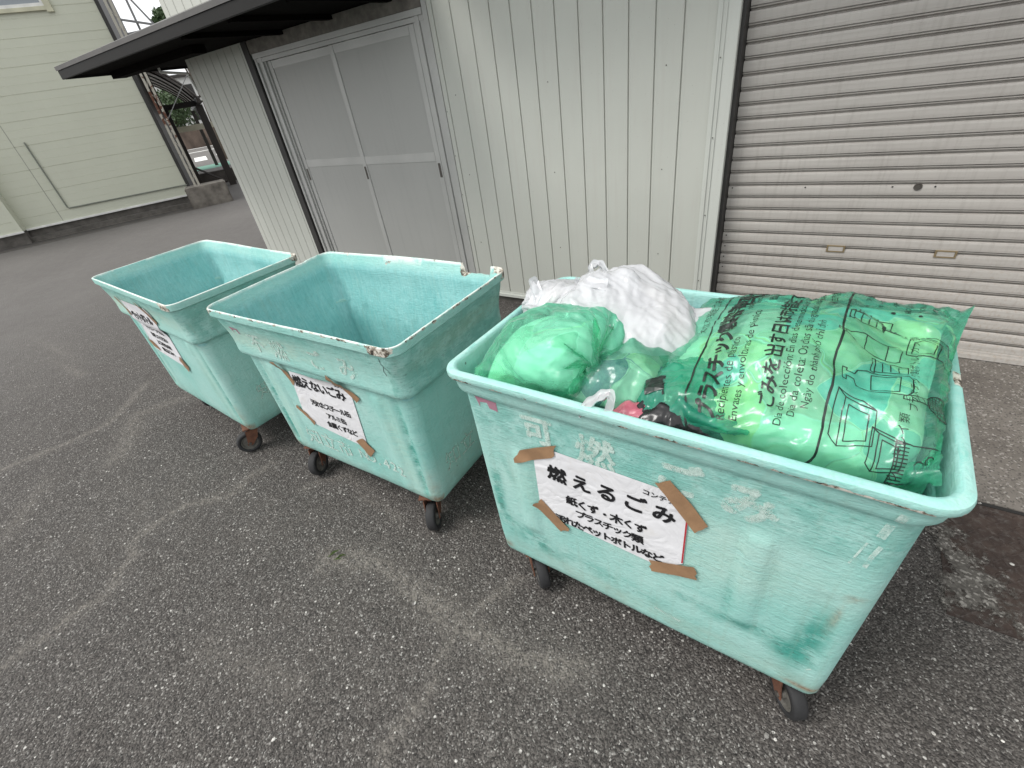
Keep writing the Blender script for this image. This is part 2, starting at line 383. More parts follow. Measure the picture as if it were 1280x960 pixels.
def siding(name, x0, x1, z0, z1, first, pitch=0.1415, parent=shed):
    # one folded sheet: flat panels parted by narrow grooves, the left lip of each rounded over
    xs = [(x0, 0)]; k = first
    while k < x0+0.02: k += pitch
    while k < x1-0.012:
        xs += [(k-0.0045, 0), (k-0.0025, 0.0015), (k-0.0018, 0.010), (k+0.0035, 0.010), (k+0.0045, 0.001), (k+0.012, -0.0012), (k+0.022, 0)]
        k += pitch
    xs.append((x1, 0)); V = []; F = []
    for x, d in xs: V += [(x, d, z0), (x, d, z1)]
    for i in range(len(xs)-1): F.append((2*i, 2*i+2, 2*i+3, 2*i+1))
    # returns at both ends, to the depth of the wall
    b = len(V); V += [(x0, 0.15, z0), (x0, 0.15, z1), (x1, 0.15, z0), (x1, 0.15, z1)]
    F += [(b, 0, 1, b+1), (2*len(xs)-2, b+2, b+3, 2*len(xs)-1)]
    return mesh_obj(name, V, F, M_sid, parent)
siding('wall', -5.48, -4.50, 0.08, 2.12, -5.41, 0.124)
siding('wall', -2.405, -0.66, 0.085, 4.8, -2.368)
siding('wall', -5.48, -2.45, 2.36, 5.4, -5.40)
bm = bmesh.new(); box(bm, -5.48, -0.7, 0.16, 5.0, 0, 5.4); box(bm, -0.7, 5, 0.25, 5.0, 0, 5.4)
bm_obj('core', bm, M_black, shed)
bm = bmesh.new(); box(bm, -5.47, -0.66, 0.012, 0.155, -0.1, 0.078); bm_obj('foundation', bm, M_found, shed)
bm = bmesh.new(); box(bm, -2.41, -0.555, -0.014, 0.012, 0.06, 0.083); box(bm, -2.41, -0.555, -0.004, 0.012, 0.079, 0.10)
bm_obj('base_flashing', bm, M_trim, shed)
bm = bmesh.new()      # corner trim beside the shutter, folded with two beads
box(bm, -0.658, -0.556, -0.010, 0.15, 0.085, 4.8, 0.002)
box(bm, -0.640, -0.634, -0.016, -0.012, 0.09, 4.8); box(bm, -0.618, -0.613, -0.015, -0.012, 0.09, 4.8)
bm_obj('corner_trim', bm, M_trim, shed)
SCR = [(-0.625, -0.0125, z) for z in (0.35, 0.75, 1.15, 1.5)]+[(-2.396, -0.002, z) for z in (0.62, 0.86, 1.13, 1.41)]+[(x, -0.001, z) for x in (-2.297, -1.59, -0.89) for z in (0.5, 1.0, 1.5)]
for x, y, z in SCR: bm = bmesh.new(); lathe(bm, [(0, 0.0028), (0.0025, 0.0024), (0.0032, 0)], 8, Matrix.Translation((x, y, z)) @ Matrix.Rotation(R(90), 4, 'X')); bm_obj('screw', bm, M_screw, shed)
# pent roof that wraps the left end
bm = bmesh.new(); y0 = 2.05-WY; xl = -6.13; xr = -2.45
P = lambda *p: bm.verts.new(p)
A = [P(xl, y0, 2.165), P(xr, y0, 2.165), P(xr, 0.0, 2.40), P(-5.48, 0.0, 2.40), P(-5.48, 4.5, 2.40), P(xl, 4.5, 2.165)]
B = [bm.verts.new(v.co-Vector((0, 0, 0.03))) for v in A]
bm.faces.new((A[0], A[1], A[2], A[3])); bm.faces.new((A[0], A[3], A[4], A[5]))
bm.faces.new((B[3], B[2], B[1], B[0])); bm.faces.new((B[5], B[4], B[3], B[0]))
for i in range(6): bm.faces.new((A[i], B[i], B[(i+1) % 6], A[(i+1) % 6]))
pent = bm_obj('pent_roof', bm, M_roof, shed)
bm = bmesh.new()
box(bm, xl+0.012, xr, y0+0.006, y0+0.028, 2.068, 2.134, 0.003); box(bm, xl+0.006, xl+0.028, y0+0.03, 4.5, 2.068, 2.134, 0.003)
bm_obj('fascia', bm, M_fascia, pent)
bm = bmesh.new()
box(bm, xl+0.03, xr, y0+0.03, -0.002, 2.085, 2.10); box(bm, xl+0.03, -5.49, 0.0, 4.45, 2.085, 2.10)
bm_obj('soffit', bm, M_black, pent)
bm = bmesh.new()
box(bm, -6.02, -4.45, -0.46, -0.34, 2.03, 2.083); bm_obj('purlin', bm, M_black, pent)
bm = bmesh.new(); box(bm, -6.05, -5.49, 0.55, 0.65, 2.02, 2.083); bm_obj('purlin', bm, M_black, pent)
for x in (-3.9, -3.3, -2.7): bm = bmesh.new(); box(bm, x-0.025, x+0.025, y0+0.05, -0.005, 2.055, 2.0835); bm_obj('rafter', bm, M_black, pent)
# upper eave over the shutter side, high above the picture
bm = bmesh.new(); box(bm, -2.45, 5, -0.62, 0.0, 2.62, 2.70); box(bm, -2.45, 5, -0.65, -0.62, 2.56, 2.72)
bm_obj('upper_eave', bm, M_roof, shed)
# dark corner post / rain pipe left of the door
bm = bmesh.new(); box(bm, -4.495, -4.405, -0.012, 0.15, 0.0, 2.085, 0.006); bm_obj('door_post', bm, M_dark, shed)
bm = bmesh.new(); box(bm, -4.40, -2.45, -0.01, 0.15, 1.992, 2.08); bm_obj('lintel', bm, M_plas, shed)
# sliding door
door = empty('sliding_door', '', '', (0, 0, 0)); del door['label']; del door['category']; door.parent = shed
bm = bmesh.new()
for (a, b, d) in ((-4.385, -4.36, -0.004), (-4.36, -4.325, 0.012), (-4.322, -4.285, -0.002), (-4.282, -4.262, 0.014)): box(bm, a, b, d, 0.15, 0.03, 1.985, 0.001)
for (a, b, d) in ((-2.548, -2.522, 0.006), (-2.519, -2.49, -0.006), (-2.487, -2.45, 0.004), (-2.447, -2.408, -0.004)): box(bm, a, b, d, 0.15, 0.03, 1.985 if b < -2.42 else 2.08, 0.001)
for (a, b, d) in ((1.955, 1.99, -0.012), (1.925, 1.953, 0.0)): box(bm, -4.383, -2.45, d, 0.14, a, b, 0.001)
box(bm, -4.383, -2.45, -0.01, 0.14, 0.0, 0.03)
bm_obj('door_frame', bm, M_alu, door)
for (a, b, y) in ((-4.258, -3.372, 0.030), (-3.43, -2.552, 0.012)):
    bm = bmesh.new()
    box(bm, a, a+0.048, y-0.004, y+0.016, 0.035, 1.922, 0.002); box(bm, b-0.048, b, y-0.004, y+0.016, 0.035, 1.922, 0.002)
    for z0, z1 in ((1.868, 1.922), (1.098, 1.160), (0.035, 0.10)): box(bm, a+0.0485, b-0.0485, y-0.003, y+0.015, z0, z1, 0.002)
    dl = bm_obj('door_leaf', bm, M_alu, door)
    bm = bmesh.new(); box(bm, a+0.046, b-0.046, y+0.003, y+0.012, 1.158, 1.87); bm_obj('door_sheet', bm, M_doorp, door)
    bm = bmesh.new(); box(bm, a+0.046, b-0.046, y+0.003, y+0.012, 0.09, 1.10); bm_obj('door_sheet', bm, M_doorp, door)
    bm = bmesh.new(); hx = a+0.024 if a < -4 else b-0.024
    box(bm, hx-0.011, hx+0.011, y-0.007, y-0.0045, 0.985, 1.085, 0.001); bm_obj('door_handle', bm, M_screw, door)
bm = bmesh.new(); box(bm, -3.416, -3.396, 0.005, 0.0075, 0.985, 1.085, 0.001); bm_obj('door_handle', bm, M_screw, door)
# roller shutter
M_shut, g = mat('shutter_steel'); v = g.coord('Object')
n1 = g.noise(g.coord('Object', (0.8, 1, 14)), 3, 5, 0.6); n2 = g.noise(g.coord('Object', (14, 1, 1.2)), 3, 5, 0.65); n3 = g.noise(v, 70, 3)
sz = g.sep(v)[2]
c = g.mix(g.ramp(n1, [(0.3, 0), (0.7, 1)]), (0.40, 0.375, 0.345), (0.485, 0.46, 0.425))
c = g.mix(g.math('MULTIPLY', g.ramp(n2, [(0.5, 0), (0.78, 1)]), 0.45), c, (0.26, 0.235, 0.21))
low = g.math('SUBTRACT', 1.0, g.smooth(sz, 0.15, 0.8))
c = g.mix(g.math('MULTIPLY', low, g.ramp(n3, [(0.5, 0.0), (0.75, 0.5)])), c, (0.30, 0.22, 0.15))
g.pbr(c, 0.5, g.bump(n3, 0.08, 0.003), 0.0, 0.4)
shut = empty('roller_shutter', '', '', (0, 2.976-WY, 0)); del shut['label']; del shut['category']; shut.parent = shed
pr = []; z = 0.052
PITCH = 0.0652
while z < 2.3:
    pr += [(0.0, z), (-0.0015, z+0.012), (-0.0015, z+0.034), (0.0, z+0.0435), (0.006, z+0.045), (0.020, z+0.047), (0.024, z+0.052), (0.010, z+0.0545), (0.004, z+0.056), (0.003, z+0.0605), (0.014, z+0.0615), (0.014, z+0.0648)]
    z += PITCH
V = []; F = []
for d, zz in pr: V += [(-0.535, d, zz), (4.2, d, zz)]
for i in range(len(pr)-1): F.append((2*i, 2*i+1, 2*i+3, 2*i+2))
mesh_obj('curtain', V, F, M_shut, shut)
bm = bmesh.new(); box(bm, -0.535, 4.2, -0.012, 0.03, 0.008, 0.040, 0.004); box(bm, -0.535, 4.2, -0.004, 0.02, 0.040, 0.054)
bm_obj('bottom_rail', bm, M_shut, shut)
bm = bmesh.new(); box(bm, -0.5555, -0.538, -0.075, 0.06, 0.006, 2.4); bm_obj('guide_rail', bm, M_dark, shut)
M_brass = simple('worn_brass', (0.32, 0.25, 0.15), 0.45, 0.5)
for x in (0.042, 0.495):
    bm = bmesh.new(); zc = 0.556
    for (a, b, c_, d) in ((-0.042, 0.042, 0.012, 0.018), (-0.042, 0.042, -0.018, -0.012), (-0.042, -0.034, -0.0118, 0.0118), (0.034, 0.042, -0.0118, 0.0118)):
        box(bm, x+a, x+b, -0.006, 0.004, zc+c_, zc+d, 0.001)
    hnd = bm_obj('pull_slot', bm, M_brass, shut)
    bm = bmesh.new(); box(bm, x-0.033, x+0.033, -0.004, -0.0018, zc-0.0115, zc+0.0115); bm_obj('pull_slot_recess', bm, M_shut, shut)
bm = bmesh.new(); lathe(bm, [(0.0, 0.006), (0.008, 0.006), (0.009, 0.003), (0.015, 0.004), (0.017, 0.0)], 20, Matrix.Translation((0.302, -0.002, 0.871)) @ Matrix.Rotation(R(90), 4, 'X') )
bm_obj('lock', bm, M_screw, shut)
for x, zz in [(x, 0.872) for x in (-0.16, 0.205, 0.365, 0.72, -0.515)]+[(-0.516, zz) for zz in (0.41, 0.475, 0.54, 0.605)]:
    bm = bmesh.new(); lathe(bm, [(0.0, 0.002), (0.0035, 0.002), (0.004, 0.0)], 10, Matrix.Translation((x, -0.0015, zz)) @ Matrix.Rotation(R(90), 4, 'X')); bm_obj('rivet', bm, M_dark, shut)

# ------------------------------------------------------------------ green building on the left
GB = Vector((-12.404, 5.156, 0)); gd = Vector((0.464, 0.886, 0)).normalized(); gn = Vector((gd.y, -gd.x, 0))
M_gsid = panel_mat('pale_green_siding', (0.56, 0.575, 0.47), (0.49, 0.48, 0.39), 0.22)
M_white = simple('white_flashing', (0.70, 0.70, 0.67), 0.5)
M_cream = simple('cream_window_frame', (0.50, 0.49, 0.36), 0.5)
M_glass, g = mat('window_glass'); g.pbr((0.25, 0.28, 0.30), 0.08)
gb = empty('green_house', 'pale green clapboard building at the left edge with a cream framed window', 'building', GB, math.atan2(gd.y, gd.x))
# local axes: x along the wall to the right, -y towards the yard
pr = [(0.0, 0.25)]; z = 0.315; i = 0
while z < 5.6:
    dpt = 0.006 if i % 3 == 1 else 0.002
    pr += [(0.0, z-0.012), (-0.001, z-0.004), (dpt, z), (dpt, z+0.004), (0.0, z+0.007)]; z += 0.1335; i += 1
pr.append((0.0, 5.6))
def board_wall(name, x0, x1, yo, parent):
    V = []; F = []
    for d, zz in pr: V += [(x0, yo+d, zz), (x1, yo+d, zz)]
    for k in range(len(pr)-1): F.append((2*k, 2*k+1, 2*k+3, 2*k+2))
    return mesh_obj(name, V, F, M_gsid, parent)
board_wall('wall', -2.96, 0.19, 0.0, gb); board_wall('wall', -6.0, -2.96, -0.22, gb)
bm = bmesh.new(); box(bm, -2.962, -2.90, -0.225, 0.004, 0.25, 5.6); bm_obj('corner_board', bm, M_gsid, gb)
bm = bmesh.new(); box(bm, -6, 0.17, 0.016, 4.0, 0.25, 5.6); bm_obj('core', bm, M_gsid, gb)
bm = bmesh.new(); box(bm, -2.90, 0.2, -0.025, 0.01, 0.225, 0.262, 0.004); box(bm, -6, -2.89, -0.245, -0.21, 0.225, 0.262, 0.004); bm_obj('base_flashing', bm, M_white, gb)
bm = bmesh.new(); box(bm, -6, 0.18, 0.03, 3.9, -0.1, 0.225); box(bm, -6, -2.9, -0.18, 0.03, -0.1, 0.224); box(bm, -2.9, 0.18, -0.10, 0.03, -0.1, 0.10); bm_obj('foundation', bm, M_found, gb)
bm = bmesh.new(); box(bm, 0.17, 0.235, -0.03, 4.0, 0.28, 5.6, 0.004); bm_obj('corner_trim', bm, M_dark, gb)
bm = bmesh.new(); tube(bm, [(-2.068, -0.02, 1.71), (-2.055, -0.02, 0.50), (-2.03, -0.02, 0.475), (0.19, -0.02, 0.452)], 0.014, 6)
bm_obj('conduit', bm, simple('grey_green_conduit', (0.20, 0.215, 0.18), 0.6), gb)
M_gj = simple('joint_sealant', (0.30, 0.31, 0.26), 0.8)
bm = bmesh.new(); box(bm, -2.262, -2.25, -0.0025, 0.001, 0.27, 2.2); bm_obj('wall_joint', bm, M_gj, gb)
bm = bmesh.new(); box(bm, -1.9, -0.60, -0.05, 0.01, 3.60, 3.66, 0.003); box(bm, -0.60, -0.50, -0.05, 0.01, 3.57, 5.0, 0.003); wf = bm_obj('window', bm, M_cream, gb)
bm = bmesh.new(); box(bm, -1.9, -0.602, -0.03, 0.012, 3.662, 3.71); box(bm, -0.64, -0.602, -0.03, 0.012, 3.712, 5.0); bm_obj('window_sash', bm, M_white, wf)
bm = bmesh.new(); box(bm, -1.9, -0.642, -0.012, 0.0, 3.712, 5.0); bm_obj('window_pane', bm, M_glass, wf)
# kerb and gutter along the green house
gv = lambda x, y, z: tuple(GB + gd*x - gn*y + Vector((0, 0, z)))
def strip(name, x0, x1, ya, yb, z, m):
    o = mesh_obj(name, [gv(x0, -ya, z), gv(x1, -ya, z), gv(x1, -yb, z), gv(x0, -yb, z)], [(0, 1, 2, 3)], m); struct(o); return o
gv = lambda x, y, z: tuple(GB + gd*x + gn*(-y) + Vector((0, 0, z)))
M_gut = simple('wet_gutter', (0.055, 0.050, 0.046), 0.8, 0, 0.3, 3, 0.5)
M_kerb = simple('worn_kerb', (0.16, 0.148, 0.128), 0.9, 0, 0.25, 5, 0.5)
strip('kerb', -7, 0.6, 0.0, 0.16, 0.012, M_kerb); strip('gutter', -7, 0.9, 0.16, 0.52, 0.006, M_gut); strip('kerb_edge', -7, 1.0, 0.52, 0.56, 0.009, M_kerb)

# ------------------------------------------------------------------ things seen through the gap
M_rustp, g = mat('flaking_painted_steel'); v = g.coord('Object'); n1 = g.noise(v, 9, 5, 0.7)
sz = g.sep(v)[2]
rb = g.math('MULTIPLY', g.smooth(sz, 1.0, 1.35), g.math('SUBTRACT', 1.0, g.smooth(sz, 1.6, 2.0)))
g.pbr(g.mix(g.ramp(g.math('ADD', n1, g.math('MULTIPLY', rb, 0.16)), [(0.585, 0), (0.64, 1)]), (0.42, 0.40, 0.34), (0.11, 0.045, 0.025)), 0.8, g.bump(n1, 0.3, 0.01))
M_block = simple('stained_concrete', (0.16, 0.145, 0.125), 0.95, 0, 0.5, 5, 0.5)
M_grey = simple('grey_steel', (0.22, 0.22, 0.22), 0.6)
ang = math.atan2(0.59, 0.29)
bm = bmesh.new(); box(bm, -0.40, 0.42, -0.28, 0.28, -0.05, 0.42, 0.02)
blk = bm_obj('concrete_footing', bm, M_block); blk.location = (-11.86, 5.47, 0); blk.rotation_euler = (0, 0, ang)
tag(blk, 'stained concrete footing block at the foot of the rusty lattice mast', 'concrete block')
mast = empty('lattice_mast', 'flaking white lattice steel mast rusting beside the green building', 'mast', (-11.95, 5.36, 0.42), ang)
for dx, dy in ((-0.038, 0), (0.038, 0)):
    bm = bmesh.new(); box(bm, dx-0.022, dx+0.022, dy-0.004, dy+0.004, 0, 4.6); box(bm, dx-0.022 if dx < 0 else dx+0.016, dx-0.016 if dx < 0 else dx+0.022, dy+0.0045, dy+0.05, 0, 4.6); bm_obj('leg', bm, M_rustp, mast)
bm = bmesh.new(); z = 0.05; sgn = 1
while z < 4.4:
    bar(bm, (-0.034*sgn, 0.012, z), (0.034*sgn, 0.012, z+0.22), 0.02, 0.008); z += 0.22; sgn = -sgn
bm_obj('lacing', bm, M_rustp, mast)
for bb in (((0.02, 0.03, 1.25), (0.75, 0.10, 1.98), 0.05, 0.012), ((0.02, 0.03, 2.93), (0.95, 0.10, 2.72), 0.06, 0.03), ((0.02, 0.06, 2.70), (0.95, 0.12, 2.80), 0.06, 0.03), ((0.25, 0.16, 3.45), (0.62, 0.16, 2.72), 0.06, 0.03), ((0.02, 0.05, 2.95), (-0.02, 0.05, 3.9), 0.03, 0.03), ((0.30, 0.14, 2.4), (0.30, 0.14, 3.9), 0.04, 0.04), ((0.95, 0.12, 0.0), (0.95, 0.12, 3.6), 0.07, 0.07)):
    bm = bmesh.new(); bar(bm, *bb); bm_obj('brace', bm, M_grey, mast)
M_brown = simple('dark_brown_steel', (0.030, 0.024, 0.020), 0.5)
M_poly, g = mat('brown_polycarbonate'); g.pbr((0.20, 0.165, 0.145), 0.35).inputs['Transmission Weight'].default_value = 0.35
cp = empty('carport', 'brown arched carport with dark posts seen through the gap between the buildings', 'carport', (-14.22, 7.32, 0), math.atan2(0.43, -0.9))
# local x runs away from the camera, local y to the left of the picture (towards -x,-y of the yard)
W_, NR = 3.3, 6
def arch(t): return (W_*t, 2.02+1.05*math.sin(math.pi*t)**0.8 if 0 < t < 1 else 2.02)
V = []; F = []; NT = 18
for i in range(2):
    for k in range(NT+1):
        y, z = arch(k/NT); V.append((-2.0+i*10, y, z))
for k in range(NT): F.append((k, k+1, NT+2+k, NT+1+k))
ro = mesh_obj('roof', V, F, M_poly, cp)
md = ro.modifiers.new('thick', 'SOLIDIFY'); md.thickness = 0.01
for i in range(NR):
    bm = bmesh.new(); tube(bm, [(-2.0+i*1.9, arch(k/NT)[0], arch(k/NT)[1]-0.03) for k in range(NT+1)], 0.022, 6); bm_obj('rib', bm, M_brown, ro)
bm = bmesh.new(); bar(bm, (-2, 0, 1.98), (8, 0, 1.98), 0.10, 0.12); bar(bm, (-2, W_, 1.98), (8, W_, 1.98), 0.10, 0.12); bar(bm, (0.1, 0, 1.96), (0.1, W_, 1.96), 0.08, 0.12); bm_obj('beam', bm, M_brown, cp)
for x, y, ww in ((0.0, 0.0, 0.17), (0.2, 0.75, 0.09), (7.9, 0.05, 0.12), (7.9, 3.25, 0.12)):
    bm = bmesh.new(); box(bm, x-ww/2, x+ww/2, y-ww/2, y+ww/2, 0, 1.92); bm_obj('post', bm, M_brown, cp)
bm = bmesh.new(); bar(bm, (0.22, 0.72, 0.55), (0.9, 0.1, 0.02), 0.04, 0.04); bm_obj('brace', bm, M_brown, cp)
M_lowc = simple('dark_low_wall', (0.07, 0.062, 0.055), 0.95, 0, 0.4, 4, 0.5)
bm = bmesh.new(); bar(bm, (-16.2, 5.5, 0.165), (-14.6, 8.85, 0.165), 0.2, 0.33)
tag(bm_obj('low_wall', bm, M_lowc), 'dark low concrete wall at the foot of the carport posts', 'wall')
bm = bmesh.new(); bar(bm, (-19.4, 5.8, 1.42), (-16.6, 11.6, 1.42), 0.06, 0.16)
gr = empty('guard_rail', 'beige horizontal guard rail crossing the gap beyond the carport', 'guard rail', (0, 0, 0))
bm_obj('rail', bm, simple('beige_paint', (0.42, 0.40, 0.31), 0.7), gr)
for t in (0.05, 0.35, 0.95):
    bm = bmesh.new(); x, y = -19.4+2.8*t, 5.8+5.8*t; box(bm, x-0.05, x+0.05, y-0.05, y+0.05, 0, 1.34); bm_obj('post', bm, M_grey, gr)
bm = bmesh.new(); bar(bm, (-46, 4, 0.58), (-36, 25, 0.58), 0.4, 1.16)
tag(bm_obj('retaining_wall', bm, simple('brown_stone_wall', (0.12, 0.09, 0.072), 0.95, 0, 0.5, 1.5, 0.5, stretch=(1, 1, 0.5))), 'brown stained retaining wall along the far side of the road', 'wall')
M_rm = simple('road_paint', (0.70, 0.70, 0.67), 0.8); M_gm = simple('green_road_paint', (0.10, 0.24, 0.18), 0.8)
def ground_poly(name, pts, z, m): o = mesh_obj(name, [(x, y, z) for x, y in pts], [tuple(range(len(pts)))], m); struct(o); return o
rd = Vector((0.43, 0.9)); rn = Vector((-0.9, 0.43))
def rq(c, a0, a1, b0, b1): return [(c[0]+rd.x*a+rn.x*b, c[1]+rd.y*a+rn.y*b) for a, b in ((a0, b0), (a1, b0), (a1, b1), (a0, b1))]
ground_poly('road_edge_line', rq((-33.5, 15.5), -9, 9, 0, 0.5), 0.008, M_rm)
ground_poly('road_edge_line', rq((-38.0, 17.6), -9, 9, 0, 0.4), 0.008, M_rm)
for k in range(5): ground_poly('zebra_stripe', rq((-26.2, 12.0), -3+k*1.05, -2.45+k*1.05, -0.6, 2.6), 0.008, M_rm)
ground_poly('green_lane', rq((-21.6, 10.0), -3, 3, -1.0, 1.0), 0.006, M_gm)
hs_ = empty('white_house', 'distant white rendered house beyond the retaining wall', 'house', (-46.6, 22.6, 0), math.atan2(0.9, 0.43))
M_ren = simple('white_render', (0.62, 0.62, 0.60), 0.8)
bm = bmesh.new(); box(bm, -1.6, 4.0, 0, 5, 0, 4.6); bm_obj('wall', bm, M_ren, hs_)
bm = bmesh.new(); box(bm, -1.9, 4.3, -0.3, 5.3, 4.605, 4.8); bm_obj('roof', bm, M_brown, hs_)
for x, z in ((-0.9, 1.6), (0.6, 1.6), (2.2, 1.6), (-0.9, 3.2), (0.6, 3.2)):
    bm = bmesh.new(); box(bm, x, x+0.8, -0.03, 0.02, z, z+0.9); wv_ = bm_obj('window', bm, M_dark, hs_)
def tree(label, loc, h, rad, n, seed, leaf, lo_=0.5):
    t = empty('tree', label, 'tree', loc); rg = random.Random(seed)
    bm = bmesh.new(); tube(bm, [(0, 0, 0), (0.05, 0, h*0.35), (0.0, 0.05, h*0.7)], [0.16, 0.11, 0.05], 8)
    cl = []
    for k in range(9):
        a = rg.uniform(0, 6.28); q = Vector((math.cos(a)*rad*rg.uniform(.2, .8), math.sin(a)*rad*rg.uniform(.2, .8), h*rg.uniform(lo_, 0.95))); cl.append((q, rad*rg.uniform(.35, .6)))
        tube(bm, [(0.03, 0, h*rg.uniform(.3, .5)), q*0.6+Vector((0, 0, h*0.2)), q], [0.05, 0.03, 0.01], 5)
    bm_obj('trunk', bm, simple('bark', (0.07, 0.055, 0.04), 0.95), t)
    V = []; F = []
    for _ in range(n):
        c, r = rg.choice(cl); d = Vector((rg.gauss(0, 1), rg.gauss(0, 1), rg.gauss(0, 0.8))).normalized()*r*rg.random()**0.4
        p = c+d; u = Vector((rg.gauss(0, 1), rg.gauss(0, 1), rg.gauss(0, 1))).normalized(); w_ = u.orthogonal().normalized()
        b = len(V); V += [p-u*leaf, p+w_*leaf*0.5, p+u*leaf, p-w_*leaf*0.5]; F.append((b, b+1, b+2, b+3))
    mesh_obj('crown', V, F, M_leaf, t); return t
M_leaf, g = mat('leaves'); vq = g.coord('Object'); g.pbr(g.mix(g.noise(vq, 2.0, 3), (0.03, 0.055, 0.022), (0.075, 0.125, 0.045)), 0.6)
tree('dark green tree beside the distant white house', (-41.5, 19.0, 0), 3.4, 1.7, 2500, 5, 0.12)
tree('tall green tree whose top shows just above the pent roof', (-23.3, 12.3, 0), 5.5, 0.6, 1800, 9, 0.09, 0.88)
bm = bmesh.new()
for k, z in enumerate((8.6, 8.9, 9.4, 10.0)): tube(bm, [(-40, 2+k*1.4, z), (-30, 14+k*0.5, z-0.6), (-22, 26, z)], 0.018, 5)
tag(bm_obj('overhead_cable', bm, M_dark), 'thin overhead cables crossing the patch of sky above the pent roof', 'cables')
# white gutter bracket and pipe at the back of the pent roof
gp = empty('white_downpipe', 'white plastic gutter pipe at the left end of the storehouse under the pent roof', 'pipe', (-5.62, 2.92, 0))
bm = bmesh.new(); tube(bm, [(0.0, -0.24, 2.02), (0, 0, 1.99), (0.0, 0.03, 1.83), (0.0, 0.06, 1.78)], 0.012, 8); tube(bm, [(0.0, -0.24, 2.065), (0.0, -0.24, 2.015)], 0.012, 8); bm_obj('pipe', bm, M_white, gp)
bm = bmesh.new(); box(bm, -0.03, 0.05, 0.03, 0.10, 1.76, 1.785, 0.003); bm_obj('bracket', bm, M_white, gp)

